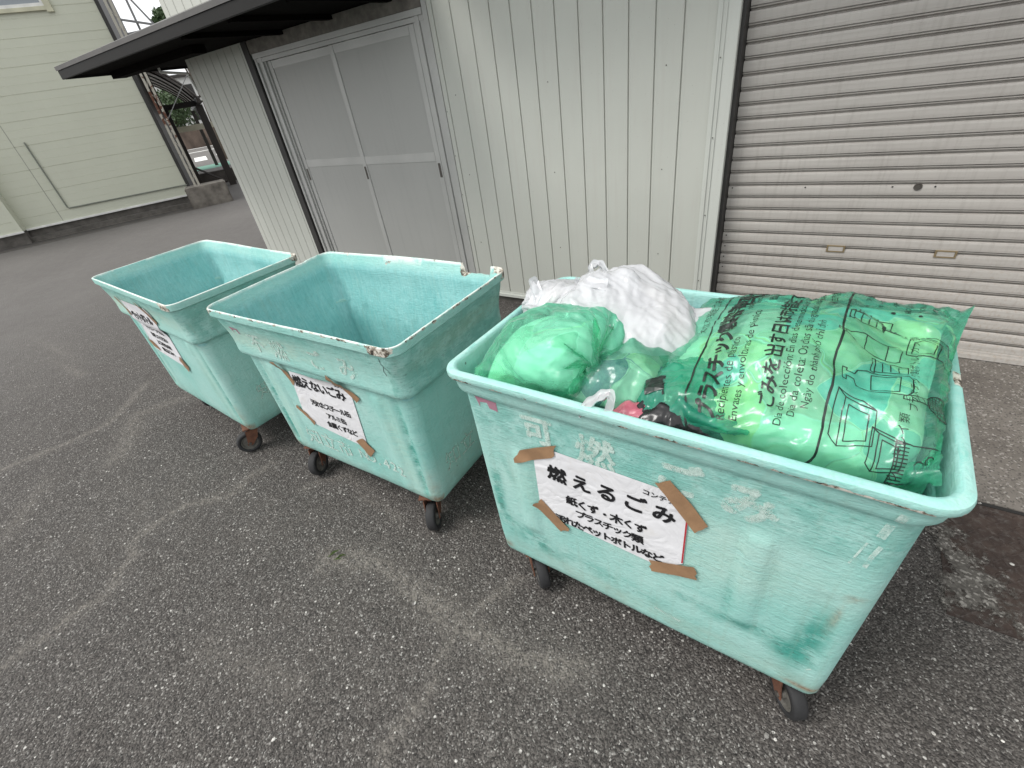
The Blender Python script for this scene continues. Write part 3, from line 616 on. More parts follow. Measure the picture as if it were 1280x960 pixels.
# ------------------------------------------------------------------ bins
def bin_mat(name, seed):
    m, g = mat(name); v = g.coord('Object', (1, 1, 1), (seed*3.7, seed*1.9, seed*0.7))
    A = lambda nm: g.n('ShaderNodeAttribute', attribute_name=nm).outputs['Fac']
    dark, pale, rust, chip, inn = A('dark'), A('pale'), A('rust'), A('chip'), A('inside')
    n1 = g.noise(v, 3.2, 5, 0.6); n2 = g.noise(v, 16, 5, 0.65)
    fib = g.noise(g.coord('Object', (6, 6, 60), (seed, 0, 0)), 3.2, 5, 0.7, 0.6)       # brushed gelcoat / worn fibre streaks
    fibv = g.noise(g.coord('Object', (38, 38, 3), (seed, 0, 0)), 2.4, 5, 0.7, 0.4)
    n4 = g.noise(v, 120, 3, 0.7)
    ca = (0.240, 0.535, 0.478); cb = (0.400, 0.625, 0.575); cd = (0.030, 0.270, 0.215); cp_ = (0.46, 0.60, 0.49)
    c = g.mix(g.ramp(g.math('ADD', g.math('MULTIPLY', n1, 0.6), g.math('MULTIPLY', fib, 0.4)), [(0.36, 0), (0.62, 1)]), ca, cb)
    c = g.mix(g.math('MULTIPLY', g.ramp(fib, [(0.53, 0), (0.68, 1)]), 0.55), c, (0.10, 0.43, 0.36))
    ci = g.mix(g.ramp(g.math('ADD', g.math('MULTIPLY', n1, 0.5), g.math('MULTIPLY', fibv, 0.5)), [(0.34, 0), (0.64, 1)]), (0.175, 0.470, 0.462), (0.345, 0.635, 0.622))
    ci = g.mix(g.math('MULTIPLY', g.ramp(n2, [(0.55, 0), (0.75, 1)]), 0.35), ci, (0.17, 0.38, 0.35))
    c = g.mix(inn, c, ci)
    msk = lambda a, lo=0.35, hi=0.62, nn=n2: g.math('MULTIPLY', a, g.ramp(nn, [(lo+0.05, 0.12), (hi-0.06, 1)]), True)
    pm = msk(pale, 0.36, 0.6, g.math('ADD', g.math('MULTIPLY', fib, 0.6), g.math('MULTIPLY', n2, 0.4)))
    c = g.mix(g.math('MULTIPLY', pm, 0.9), c, cp_)
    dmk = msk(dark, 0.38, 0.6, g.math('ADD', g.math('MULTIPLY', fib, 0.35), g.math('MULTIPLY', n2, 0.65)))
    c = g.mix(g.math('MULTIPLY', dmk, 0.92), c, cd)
    blk = g.math('MULTIPLY', dark, g.ramp(g.noise(g.coord('Object', (5, 5, 14)), 9, 6, 0.8), [(0.565, 0), (0.62, 1)]))
    c = g.mix(g.math('MULTIPLY', blk, 0.85), c, (0.06, 0.095, 0.08))
    fs = g.math('MULTIPLY', g.ramp(g.noise(g.coord('Object', (2.5, 2.5, 40), (seed, 5, 2)), 11, 5, 0.8), [(0.60, 0), (0.68, 1)]), g.ramp(n1, [(0.42, 0), (0.6, 1)]))
    c = g.mix(g.math('MULTIPLY', fs, g.math('SUBTRACT', 0.5, g.math('MULTIPLY', inn, 0.4))), c, (0.085, 0.30, 0.25))
    run = g.ramp(g.noise(g.coord('Object', (26, 26, 1.3), (seed, 2, 4)), 2.2, 4, 0.65), [(0.52, 0), (0.72, 1)])
    c = g.mix(g.math('MULTIPLY', run, 0.30), c, (0.27, 0.42, 0.35))
    zz = g.sep(g.coord('Object'))[2]
    gr_ = g.math('MULTIPLY', g.math('SUBTRACT', 1.0, g.smooth(zz, 0.17, 0.33)), g.ramp(n2, [(0.35, 0), (0.65, 1)]))
    c = g.mix(g.math('MULTIPLY', gr_, 0.38), c, (0.20, 0.27, 0.22))
    # scuffs and grime everywhere, in small marks
    sc_ = g.ramp(g.noise(g.coord('Object', (3, 3, 26), (seed*2, 1, 0)), 7, 6, 0.75), [(0.66, 0), (0.70, 1)])
    c = g.mix(g.math('MULTIPLY', sc_, 0.5), c, (0.56, 0.72, 0.64))
    dots = g.math('LESS_THAN', g.vor(v, 21, out='Distance'), g.math('MULTIPLY', g.ramp(n2, [(0.55, 0), (0.7, 1)]), 0.09))
    c = g.mix(g.math('MULTIPLY', dots, 0.7), c, (0.05, 0.06, 0.05))
    rm = g.math('MULTIPLY', rust, g.ramp(n2, [(0.35, 0.2), (0.58, 1)]), True)
    c = g.mix(rm, c, g.mix(g.ramp(n4, [(0.4, 0), (0.6, 1)]), (0.16, 0.065, 0.03), (0.36, 0.24, 0.14)))
    wm = g.math('MULTIPLY', A('white'), g.ramp(g.noise(v, 18, 5, 0.7), [(0.34, 0.15), (0.52, 1)]))
    c = g.mix(g.math('MULTIPLY', wm, 0.85), c, (0.74, 0.78, 0.73))
    # broken gelcoat along the rim: white laminate with dark cracks
    chn = g.noise(v, 26, 6, 0.72)
    cm = g.math('GREATER_THAN', g.math('ADD', chip, g.math('MULTIPLY', g.math('SUBTRACT', chn, 0.5), 1.5)), 0.55)
    cc = g.ramp(g.noise(v, 42, 5, 0.75), [(0.40, (0.035, 0.030, 0.024)), (0.47, (0.26, 0.22, 0.17)), (0.54, (0.62, 0.59, 0.52)), (1.0, (0.80, 0.79, 0.74))])
    c = g.mix(cm, c, cc)
    hgt = g.math('ADD', g.math('ADD', g.math('MULTIPLY', fib, 0.6), g.math('MULTIPLY', g.noise(v, 34, 4, 0.6, 0.8), 0.8)), g.math('ADD', g.math('MULTIPLY', n4, 0.35), g.math('MULTIPLY', cm, -0.6)))
    g.pbr(c, g.ramp(n1, [(0.3, 0.42), (0.7, 0.62)]), g.bump(hgt, 0.8, 0.004), 0, 0.4)
    return m
def blob(u, z, cu, cz, su, sz, a=0.0):
    du, dz = u-cu, z-cz
    if a: c, s = math.cos(a), math.sin(a); du, dz = c*du+s*dz, -s*du+c*dz
    q = (du/su)**2+(dz/sz)**2
    return np.exp(-q**1.6)
ZB = 0.165
P12 = [(0.0, 0.0155), (0.0012, 0.0172), (0.006, 0.0178), (0.031, 0.0175), (0.034, 0.0145), (0.0355, 0.0065), (0.046, 0.005), (0.065, 0.0035), (0.09, -0.001), (0.12, -0.006), (0.15, -0.0085), (0.18, -0.0085), (0.20, -0.007),
       (0.216, -0.0075), (0.222, -0.011), (0.226, -0.020), (0.231, -0.0255), (0.240, -0.028), (0.30, -0.0285), (0.38, -0.029), (0.46, -0.029), (0.54, -0.029), (0.62, -0.029), (0.68, -0.029), (0.715, -0.029), (0.735, -0.0305), (0.752, -0.035), (0.765, -0.041), (0.770, -0.050)]
P3 = [(0.0, 0.003), (0.001, 0.010), (0.0045, 0.0158), (0.010, 0.0175), (0.020, 0.0172), (0.0235, 0.0155), (0.0245, 0.0085), (0.030, 0.0065), (0.05, 0.0045), (0.064, 0.0030), (0.071, 0.0), (0.075, -0.0075), (0.082, -0.0105), (0.12, -0.011), (0.18, -0.011), (0.24, -0.011), (0.30, -0.011), (0.36, -0.011), (0.42, -0.011), (0.48, -0.011), (0.54, -0.011), (0.60, -0.011), (0.66, -0.011), (0.70, -0.011), (0.725, -0.0125), (0.756, -0.013), (0.770, -0.016), (0.777, -0.022)]
def refine(p, step=0.014):
    o = []; p = [(d+0.021 if d > 0.7 else d, a) for d, a in p]
    for (d0, a0), (d1, a1) in zip(p[:-1], p[1:]):
        n = max(1, int(round((d1-d0)/step)))
        o += [(d0+(d1-d0)*k/n, a0+(a1-a0)*k/n) for k in range(n)]
    return o+[p[-1]]
class Bin:
    def __init__(s, kind, c, yaw, L, Wd, zr, dl, dw, r, seed):
        s.kind, s.c, s.yaw, s.L, s.W, s.zr, s.dl, s.dw, s.r, s.seed = kind, c, yaw, L-0.032, Wd-0.032, zr, dl, dw, r, seed
        s.prof = refine(P3 if kind == 3 else P12)
        s.pd = [p[0] for p in s.prof]; s.po = [p[1] for p in s.prof]
        if kind != 3: s.kd, s.kw = 0.022, 0.0
        else: s.kd, s.kw = dl-0.0, dw
    def half(s, z):
        t = max(0.0, (s.zr-z))/(s.zr-ZB)
        if s.kind == 3: return s.L/2-(s.dl-0.012)*t, s.W/2-(s.dw-0.008)*t
        return s.L/2-(s.dl-0.024)*t, s.W/2-max(0.0, s.dw-0.014)*t
    def off(s, z): return float(np.interp(s.zr-z, s.pd, s.po))
    def front(s, u, z, e=0.0015, drape=False):
        o = s.off(z)
        if drape:
            o = max(0.55*s.off(z+dz)+0.45*o if abs(dz) > .012 else s.off(z+dz) for dz in (-0.03, -0.02, -0.01, 0, 0.01, 0.02, 0.03))
        a, b = s.half(z); return (u, -(b+o+e+(s.disp('f', u, z) if s.zr-z > 0.088 else 0.0)), z)
    def right(s, vv, z, e=0.0015):
        a, b = s.half(z); return (a+s.off(z)+e, vv, z)
    def disp(s, face, u, z):
        def bump_(c, wd, z0, z1): 
            return (1/(1+math.exp(-(wd/2-abs(u-c))/0.0035)))*(1/(1+math.exp(-(z-z0)/0.006)))*(1/(1+math.exp(-(z1-z)/0.005)))
        d = 0.0
        if s.kind == 3:
            if face in 'fb':
                d += 0.009*bump_(0.281, 0.052, 0.36, 0.715)+0.009*bump_(-0.33, 0.052, 0.36, 0.70)
                d -= 0.003*bump_(0.425, 0.05, 0.32, 0.60)
            d += 0.0035*noise.noise((u*3+s.seed, z*3, ord(face)))
        else:
            if face == 'f' or face == 'b':
                d += 0.007*bump_(0.325, 0.045, 0.20, 0.70)+0.007*bump_(-0.325, 0.045, 0.20, 0.70)
                d -= 0.009*bump_(0.425, 0.035, 0.23, 0.705)+0.009*bump_(-0.425, 0.035, 0.23, 0.705)
            if face == 'b':
                for c in (0.25, 0.345, 0.44): d -= 0.024*bump_(c, 0.030, 0.19, 0.665)
            d += 0.004*noise.noise((u*2.5+s.seed, z*2.5, ord(face)))
        return d
    def ring(s, a, b, r, z, disp):
        r = min(r, a*0.9, b*0.9); P = []; NL, NW, NC = 100, 44, 8
        for i in range(NL): u = -(a-r)+2*(a-r)*i/NL; P.append((u, -(b+disp('f', u, z)), 'f', u))
        for i in range(NC): q = -math.pi/2+math.pi/2*i/NC; P.append((a-r+r*math.cos(q), -(b-r)+r*math.sin(q), 'c', 0))
        for i in range(NW): u = -(b-r)+2*(b-r)*i/NW; P.append((a+disp('r', u, z), u, 'r', u))
        for i in range(NC): q = math.pi/2*i/NC; P.append((a-r+r*math.cos(q), b-r+r*math.sin(q), 'c', 1))
        for i in range(NL): u = (a-r)-2*(a-r)*i/NL; P.append((u, b+disp('b', u, z), 'b', u))
        for i in range(NC): q = math.pi/2+math.pi/2*i/NC; P.append((-(a-r)+r*math.cos(q), b-r+r*math.sin(q), 'c', 2))
        for i in range(NW): u = (b-r)-2*(b-r)*i/NW; P.append((-(a+disp('l', u, z)), u, 'l', u))
        for i in range(NC): q = math.pi+math.pi/2*i/NC; P.append((-(a-r)+r*math.cos(q), -(b-r)+r*math.sin(q), 'c', 3))
        return P
    def build(s, root, m):
        rings = []; zr = s.zr
        nod = lambda f, u, z: 0.0
        for d, o in reversed(s.prof):                     # outside, from the bottom up
            z = zr-d; a, b = s.half(z); rk = s.r*(1-(0.55 if s.kind == 3 else 0.25)*d/0.79)
            rings.append(('o', z, s.ring(a+o, b+o, max(0.012, rk+min(0, (o+0.016 if s.kind == 3 else o+0.03))), z, s.disp if o < 0.01 and d > 0.09 else nod)))
        thick = 0.004 if s.kind != 3 else 0.006
        lip = [(0.0, 0.0105), (0.0015, 0.0090), (0.012, 0.0065), (0.035, -0.002)] if s.kind != 3 else [(0.0, -0.001), (0.003, -0.0055), (0.012, -0.009)]
        for d, o in lip:
            z = zr-d; a, b = s.half(z); rings.append(('r', z, s.ring(a+o, b+o, s.r-0.012, z, nod)))
        for d, o in [q for q in s.prof if q[0] > 0.05]:   # inside, down to the floor
            z = zr-d
            if z < ZB+0.03: break
            a, b = s.half(z); q_ = min(1.0, max(0.0, (d-0.10)/0.25)); oi = min(o-0.010, -0.0115) if s.kind == 3 else -0.012-0.030*q_*q_*(3-2*q_)
            rings.append(('i', z, s.ring(a+oi, b+oi, s.r-0.014, z, s.disp if d > 0.09 else nod)))
        a, b = s.half(ZB+0.03)
        for k, rr in enumerate((0.03, 0.06)): rings.append(('i', ZB+0.022-0.006*k, s.ring(a-0.02-rr, b-0.02-rr, 0.05, ZB+0.02, nod)))
        n = len(rings[0][2]); V = []; ins = []; info = []
        sg = s.seed
        for typ, z, P in rings:
            for x, y, f, u in P:
                zz = z; xx, yy = x, y
                if z > zr-0.10:
                    zz += 0.004*noise.noise((x*2.2+sg, y*2.2, 0))*(1-(zr-z)/0.10)
                if s.kind == 2:
                    # piece of the back rim broken out, and the back right corner worn down
                    if y > 0.25 and 0.335 < x < 0.475: zz = min(zz, zr-0.040+0.006*noise.noise((x*30, 1, 2)))
                    if zz < z-0.004 and typ == 'o' and z > zr-0.038: yy = y-0.010*(z-(zr-0.04))/0.04
                    zz += 0.010*math.exp(-((x+0.1)/0.45)**2)*(1 if y > 0.2 and z > zr-0.1 else 0)
                V.append((xx, yy, zz)); ins.append(1.0 if typ != 'o' else 0.0); info.append((typ, z, f, u))
        F = []
        for k in range(len(rings)-1):
            for i in range(n): F.append((k*n+i, k*n+(i+1) % n, (k+1)*n+(i+1) % n, (k+1)*n+i))
        b0 = (len(rings)-1)*n; F.append(tuple(b0+i for i in range(n)))
        F.append(tuple(reversed(range(n))))
        o = mesh_obj('body', V, F, m, root, True)
        o.data.set_sharp_from_angle(angle=R(38))
        s.attrs(o.data, np.array(V), info, np.array(ins)); s.body = o; return o
    def attrs(s, me, V, info, ins):
        N = len(V); dark = np.zeros(N); pale = np.zeros(N); rust = np.zeros(N); chip = np.zeros(N)
        f = np.array([{'f': 0, 'r': 1, 'b': 2, 'l': 3, 'c': 4}[i[2]] for i in info]); typ = np.array([i[0] for i in info])
        fo = ((f == 0) | (f == 4)) & (typ == 'o') & (V[:, 1] < 0); ro = ((f == 1) | (f == 4)) & (typ == 'o') & (V[:, 0] > 0)
        x, y, z = V[:, 0], V[:, 1], V[:, 2]; d = s.zr-z
        def put(arr, mask, b, k=1.0): arr[mask] = np.maximum(arr[mask], (b*k)[mask])
        allo = typ == 'o'
        if s.kind == 3:
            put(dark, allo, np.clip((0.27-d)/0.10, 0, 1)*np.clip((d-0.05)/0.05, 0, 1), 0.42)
            for (cu, cz, su, sz, a, k) in ((-0.452, 0.48, 0.022, 0.17, -0.06, 0.9), (-0.44, 0.34, 0.05, 0.06, 0, 0.8), (-0.33, 0.30, 0.10, 0.045, -0.35, 0.8), (-0.10, 0.285, 0.22, 0.035, -0.05, 0.45),
                                           (0.425, 0.40, 0.032, 0.14, -0.10, 0.95), (0.405, 0.335, 0.055, 0.05, 0, 1.0), (0.30, 0.36, 0.10, 0.025, 0.15, 0.8), (0.247, 0.45, 0.014, 0.10, 0, 0.55), (0.16, 0.36, 0.07, 0.02, 0, 0.5), (-0.40, 0.62, 0.015, 0.06, 0.3, 0.35)):
                put(dark, fo, blob(x, z, cu, cz, su, sz, a), k)
            put(pale, fo, blob(x, z, 0.0, 0.60, 0.42, 0.14), 0.40); put(pale, fo, blob(x, z, 0.1, 0.22, 0.45, 0.035), 0.35)
            put(rust, fo, blob(x, z, 0.46, 0.195, 0.05, 0.012), 0.9); put(rust, fo, blob(x, z, -0.47, 0.20, 0.03, 0.012), 0.8)
            put(rust, fo, blob(x, z, 0.468, 0.62, 0.018, 0.012), 0.55); put(rust, fo, blob(x, z, 0.452, 0.54, 0.008, 0.07, -0.05), 0.45)
            chip[(typ == 'o') & (np.abs(d-0.0215) < 0.004)] = 0.52
            put(chip, fo, blob(x, d, 0.40, 0.0215, 0.16, 0.006), 0.85); put(chip, fo, blob(x, d, -0.48, 0.0215, 0.07, 0.006), 0.75)
            put(chip, ro, blob(y, d, 0.06, 0.006, 0.035, 0.03), 1.0)
            chip[((typ == 'r') | (d < 0.006))] = np.maximum(chip[((typ == 'r') | (d < 0.006))], 0.10)
        else:
            pale[allo] = 0.0
            band = np.clip((d-0.06)/0.05, 0, 1)*np.clip((0.19-d)/0.03, 0, 1)
            put(pale, fo, band*(0.5+0.5*np.tanh(np.sin(x*5+1+s.seed)*1.2)), 0.75)
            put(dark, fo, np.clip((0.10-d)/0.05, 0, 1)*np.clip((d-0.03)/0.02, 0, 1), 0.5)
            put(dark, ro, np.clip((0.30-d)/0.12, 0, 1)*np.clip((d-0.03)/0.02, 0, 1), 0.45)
            for sg in (-1, 1):
                put(dark, fo, blob(x, z, 0.425*sg, 0.42, 0.018, 0.27), 1.0); put(rust, fo, blob(x, z, 0.466*sg, 0.24, 0.022, 0.12), 0.35); put(rust, fo, blob(x, z, 0.463*sg, 0.192, 0.035, 0.02), 1.0)
                put(pale, fo, blob(x, z, 0.365*sg, 0.42, 0.045, 0.30), 0.35)
            put(rust, fo, blob(x, z, 0.452, s.zr-0.226, 0.03, 0.010), 0.75)
            if s.kind == 2:
                put(pale, ro, blob(y, z, 0.02, s.zr-0.105, 0.29, 0.038, 0.0), 1.0)
            else:
                put(pale, ro, blob(y, z, -0.10, s.zr-0.13, 0.08, 0.07), 0.9)
                put(pale, fo, blob(x, z, -0.42, 0.80, 0.1, 0.06), 1.0); put(pale, fo, blob(x, z, 0.2, 0.83, 0.3, 0.05), 0.7)
            put(pale, ro, blob(y, z, 0.0, 0.30, 0.25, 0.10), 0.30)
            white = np.zeros(N); white[(d < 0.0035) & (typ == 'o')] = 1.0; white[(typ == 'r') & (d < 0.003)] = 1.0
            a_ = me.attributes.new('white', 'FLOAT', 'POINT'); a_.data.foreach_set('value', white.astype(np.float32))
            if s.kind == 2:
                for c_ in (0.25, 0.345, 0.44): put(white, (f == 2) & (typ == 'i'), blob(x, z, c_, 0.662, 0.016, 0.012), 1.0)
                a_.data.foreach_set('value', white.astype(np.float32))
            edge = (d < 0.010) & (typ == 'o'); chip[edge] = 0.50 if s.kind == 2 else 0.36
            for t_ in np.linspace(-0.42, 0.42, 4 if s.kind == 2 else 2): put(chip, edge | (typ == 'r'), blob(x, x*0, t_+0.03, 0, 0.05, 1), 0.44)
            put(chip, fo, blob(x, d, 0.49, 0.012, 0.055, 0.03), 1.0)
            put(chip, fo, blob(x, d, -0.535, 0.012, 0.03, 0.03), 0.95 if s.kind == 2 else 0.4)
            put(chip, allo | (typ == 'r'), blob(x, y, 0.345, 0.33, 0.03, 0.05)*np.clip((0.09-d)/0.02, 0, 1), 0.9 if s.kind == 2 else 0)
            put(chip, allo | (typ == 'r'), blob(x, y, 0.53, 0.31, 0.05, 0.06)*np.clip((0.04-d)/0.02, 0, 1), 0.9)
        inside = ins.copy(); inside[(typ == 'r')] = 0.3
        for nm, arr in (('dark', dark), ('pale', pale), ('rust', rust), ('chip', chip), ('inside', inside)):
            a = me.attributes.new(nm, 'FLOAT', 'POINT'); a.data.foreach_set('value', arr.astype(np.float32))
M_tyre = simple('black_rubber', (0.018, 0.018, 0.019), 0.75, 0, 0.3, 20)
M_hub = simple('dirty_hub', (0.105, 0.10, 0.088), 0.6, 0.1, 0.3, 30)
M_fork = simple('rusty_fork', (0.115, 0.048, 0.027), 0.85, 0, 0.4, 25, 0.4)
M_paper, g = mat('paper'); v = g.coord('Object'); n1 = g.noise(v, 5, 4, 0.6)
g.pbr(g.mix(g.ramp(g.noise(v, 16, 5, 0.7), [(0.55, 0), (0.75, 0.35)]), g.mix(n1, (0.62, 0.62, 0.64), (0.76, 0.76, 0.77)), (0.55, 0.50, 0.42)), 0.55, g.bump(g.math('ADD', g.noise(v, 4, 3), g.math('MULTIPLY', g.math('ABSOLUTE', g.math('SUBTRACT', g.noise(v, 11, 2, 0.4, 1.5), 0.5)), 0.6)), 0.5, 0.02), 0, 0.35)
M_ink = simple('black_ink', (0.010, 0.010, 0.012), 0.5)
M_red = simple('red_edge', (0.45, 0.03, 0.04), 0.5)
M_tape = simple('brown_tape', (0.30, 0.18, 0.10), 0.30, 0, 0.18, 14, 0.2)
def chalk_mat(name, col, lo, hi):
    m, g = mat(name); v = g.coord('Object', (1, 1, 1)); n = g.noise(v, 38, 6, 0.8); n2 = g.noise(v, 7, 3, 0.6)
    a = g.ramp(g.math('ADD', g.math('MULTIPLY', n, 0.7), g.math('MULTIPLY', n2, 0.3)), [(lo, 0), (hi, 0.8)])
    g.pbr(col, 0.8, None, 0, 0.3, a); return m
M_chalk = chalk_mat('worn_white_paint', (0.60, 0.75, 0.69), 0.42, 0.58)
M_chalk2 = chalk_mat('faint_white_paint', (0.62, 0.76, 0.69), 0.45, 0.60)
M_pink = chalk_mat('faded_sticker', (0.42, 0.20, 0.26), 0.26, 0.40)
def caster(parent, x, y, rz, h):
    bm = bmesh.new()
    box(bm, -0.045, 0.045, -0.04, 0.04, h-0.006, h, 0.002)
    lathe(bm, [(0.0, h-0.022), (0.030, h-0.022), (0.033, h-0.006), (0.0, h-0.006)], 16)
    for sx in (-1, 1):      # tapered fork cheeks
        V = [(-0.034, h-0.02), (0.034, h-0.02), (0.046, 0.085), (0.054, 0.058), (0.030, 0.050), (-0.012, 0.09)]
        x0, x1 = sx*0.026, sx*0.030
        lo = [bm.verts.new((x0, p, q)) for p, q in V]; hi = [bm.verts.new((x1, p, q)) for p, q in V]
        n = len(V); bm.faces.new(lo); bm.faces.new(hi[::-1])
        for k in range(n): bm.faces.new((lo[k], lo[(k+1) % n], hi[(k+1) % n], hi[k]))
    c = bm_obj('caster', bm, M_fork, parent); c.location = (x+0.04*math.sin(rz), y-0.04*math.cos(rz), 0); c.rotation_euler = (0, 0, rz)
    Mx = Matrix.Translation((0, 0.040, 0.065)) @ Matrix.Rotation(R(90), 4, 'Y')
    bm = bmesh.new(); lathe(bm, [(0.044, -0.019), (0.060, -0.019), (0.0645, -0.012), (0.0645, 0.012), (0.060, 0.019), (0.044, 0.019)], 36, Mx, True); bm_obj('tyre', bm, M_tyre, c, True)
    bm = bmesh.new(); lathe(bm, [(0.0, -0.022), (0.012, -0.022), (0.013, -0.012), (0.034, -0.010), (0.038, -0.016), (0.0445, -0.0165), (0.0445, 0.0165), (0.038, 0.016), (0.034, 0.010), (0.013, 0.012), (0.012, 0.022), (0.0, 0.022)], 30, Mx); bm_obj('hub', bm, M_hub, c)
    bm = bmesh.new(); lathe(bm, [(0.0, -0.034), (0.009, -0.034), (0.009, 0.034), (0.0, 0.034)], 6, Mx); bm_obj('axle', bm, M_screw, c)
def tape_fn(B, e, drape=True):
    return lambda u, z, le=0: B.front(u, z, e+0.0008*noise.noise((u*60, z*60, 0)), drape)
def rag(pts, rg, amp=0.006):
    """outline with torn short ends"""
    p = [Vector(q) for q in pts]; o = []
    for k in range(4):
        a, b = p[k], p[(k+1) % 4]
        if k in (1, 3):
            for t in (0, 0.25, 0.5, 0.75): o.append(tuple(a.lerp(b, t)+Vector((rg.uniform(-amp, amp), rg.uniform(-amp, amp)))))
        else: o += [tuple(a), tuple(a.lerp(b, 0.5))]
    return o
def poster(B, root, outline, name_lines, tapes, lines, e=0.003, redge=None):
    fl = Flat(); fl.poly(outline)
    pp = fl.build('poster', M_paper, lambda u, z, le=0: B.front(u, z, e, True), root, 0.02, True)
    rg = random.Random(B.seed)
    for (body, u, z, size, bold, ang, adv, jit) in lines:
        fl = Flat(); fl.text(body, u, z, size, bold, ang, adv, jit, rg=rg)
        fl.build('lettering', M_ink, lambda u, z, le=0: B.front(u, z, e+0.0011+le, True), pp, 0.02)
    for t in tapes:
        fl = Flat(); fl.poly(rag(t, rg))
        tp = fl.build('tape', M_tape, tape_fn(B, e+0.0030), pp, 0.012, True)
    if redge:
        fl = Flat(); fl.stroke(redge, 0.004); fl.build('red_edge', M_red, lambda u, z, le=0: B.front(u, z, e+0.0006, True), pp)
    return pp
def painted(B, root, items, m, name='painted_character', seed=1, fn=None):
    rg = random.Random(seed)
    for (body, u, z, size, bold, ang, adv, jit) in items:
        for i, ch in enumerate(body):
            fl = Flat(); fl.text(ch, u+(i-(len(body)-1)/2)*adv*size, z, size, bold, ang+rg.uniform(-jit, jit), 1, 0, rg=rg)
            fl.build(name, m, fn or (lambda u, z, le=0: B.front(u, z, 0.0012+le)), root, 0.012)
def sticker(B, root, u0, z0, u1, z1):
    fl = Flat(); fl.poly([(u0, z1), (u1, z1-0.004), (u1, z0), (u0+0.045, z0+0.004), (u0+0.04, z0+0.022), (u0+0.014, z0+0.018), (u0+0.012, z0)])
    fl.build('faded_sticker', M_pink, lambda u, z, le=0: B.front(u, z, 0.0012+le), root, 0.012)
GRP = 'wheeled refuse bins in a row'
# the bin of burnable rubbish, full
B3 = Bin(3, (-0.261, 1.068), -0.023, 1.095, 0.683, 0.956, 0.040, 0.022, 0.060, 3)
b3 = empty('refuse_bin', 'turquoise wheeled bin heaped with rubbish bags, nearest of the row, with a rounded rim', 'refuse bin', (*B3.c, 0), B3.yaw, GRP)
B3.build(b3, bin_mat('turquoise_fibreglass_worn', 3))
painted(B3, b3, [('可', -0.262, 0.815, 0.10, 0.004, 0.05, 1, 0), ('燃', -0.100, 0.800, 0.11, 0.003, 0.02, 1, 0), ('ご', 0.100, 0.805, 0.11, 0.005, 0, 1, 0), ('み', 0.247, 0.800, 0.115, 0.006, 0.05, 1, 0)], M_chalk)
for pts, wd in (([(0.470, 0.905), (0.467, 0.885)], 0.014), ([(0.462, 0.86), (0.458, 0.828)], 0.014), ([(0.464, 0.80), (0.459, 0.77), (0.456, 0.735)], 0.008), ([(0.444, 0.80), (0.432, 0.73)], 0.004), ([(0.452, 0.30), (0.44, 0.285)], 0.004), ([(0.07, 0.245), (0.11, 0.238), (0.14, 0.236)], 0.009)):
    fl = Flat(); fl.stroke(pts, wd); fl.build('paint_drip', M_chalk, lambda u, z, le=0: B3.front(u, z, 0.0012), b3, 0.006)
sticker(B3, b3, -0.458, 0.838, -0.385, 0.874)
poster(B3, b3, [(-0.240, 0.762), (0.062, 0.758), (0.133, 0.690), (0.133, 0.512), (0.078, 0.458), (-0.205, 0.470), (-0.290, 0.520), (-0.287, 0.715)], None,
       [[(-0.350, 0.690), (-0.215, 0.765), (-0.225, 0.805), (-0.365, 0.735)][::-1] if False else [(-0.352, 0.668), (-0.225, 0.735), (-0.205, 0.790), (-0.335, 0.722)],
        [(0.052, 0.775), (0.150, 0.655), (0.178, 0.690), (0.095, 0.800)],
        [(-0.312, 0.505), (-0.225, 0.422), (-0.195, 0.452), (-0.282, 0.540)],
        [(0.055, 0.425), (0.170, 0.478), (0.160, 0.520), (0.048, 0.470)]],
       [('燃えるごみ', -0.070, 0.674, 0.060, 0.0022, -0.01, 1.22, 0.10), ('コンテナ', 0.062, 0.728, 0.020, 0.0005, -0.04, 1.0, 0.06),
        ('紙くず・木くず', -0.078, 0.586, 0.036, 0.0013, 0.0, 0.92, 0.12), ('プラスチック類', -0.070, 0.540, 0.033, 0.0012, 0.0, 0.84, 0.10), ('汚れたペットボトルなど', -0.076, 0.490, 0.035, 0.0013, 0.03, 0.83, 0.10)],
       redge=[(0.1305, 0.688), (0.1305, 0.515)])
for (x, y, rz) in ((-0.365, -0.268, R(228)), (0.440, -0.262, R(217)), (-0.42, 0.24, R(30)), (0.42, 0.24, R(160))): caster(b3, x, y, rz, ZB)
# bin of unburnable rubbish
B2 = Bin(2, (-1.584, 1.091), 0.018, 1.112, 0.672, 0.955, 0.055, 0.020, 0.055, 2)
b2 = empty('refuse_bin', 'empty turquoise wheeled bin in the middle of the row with a chipped broken rim', 'refuse bin', (*B2.c, 0), B2.yaw, GRP)
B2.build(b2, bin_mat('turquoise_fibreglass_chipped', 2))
painted(B2, b2, [('不', -0.298, 0.818, 0.095, 0.003, 0, 1, 0), ('燃', -0.150, 0.812, 0.10, 0.002, 0, 1, 0), ('ご', 0.086, 0.815, 0.10, 0.003, 0, 1, 0), ('み', 0.262, 0.816, 0.105, 0.003, 0, 1, 0)], M_chalk)
painted(B2, b2, [('知立市', -0.145, 0.305, 0.105, 0.0015, 0, 1.02, 0.05), ('NO.422', 0.205, 0.315, 0.075, 0.0015, 0, 0.62, 0.05)], M_chalk, seed=4)
painted(B2, b2, [('知立', -0.10, 0.335, 0.10, 0.001, 0, 1.0, 0.05)], M_chalk2, seed=5, fn=lambda u, z, le=0: B2.right(u, z, 0.002+le+max(0, B2.disp('r', u, z))))
sticker(B2, b2, -0.440, 0.845, -0.385, 0.878)
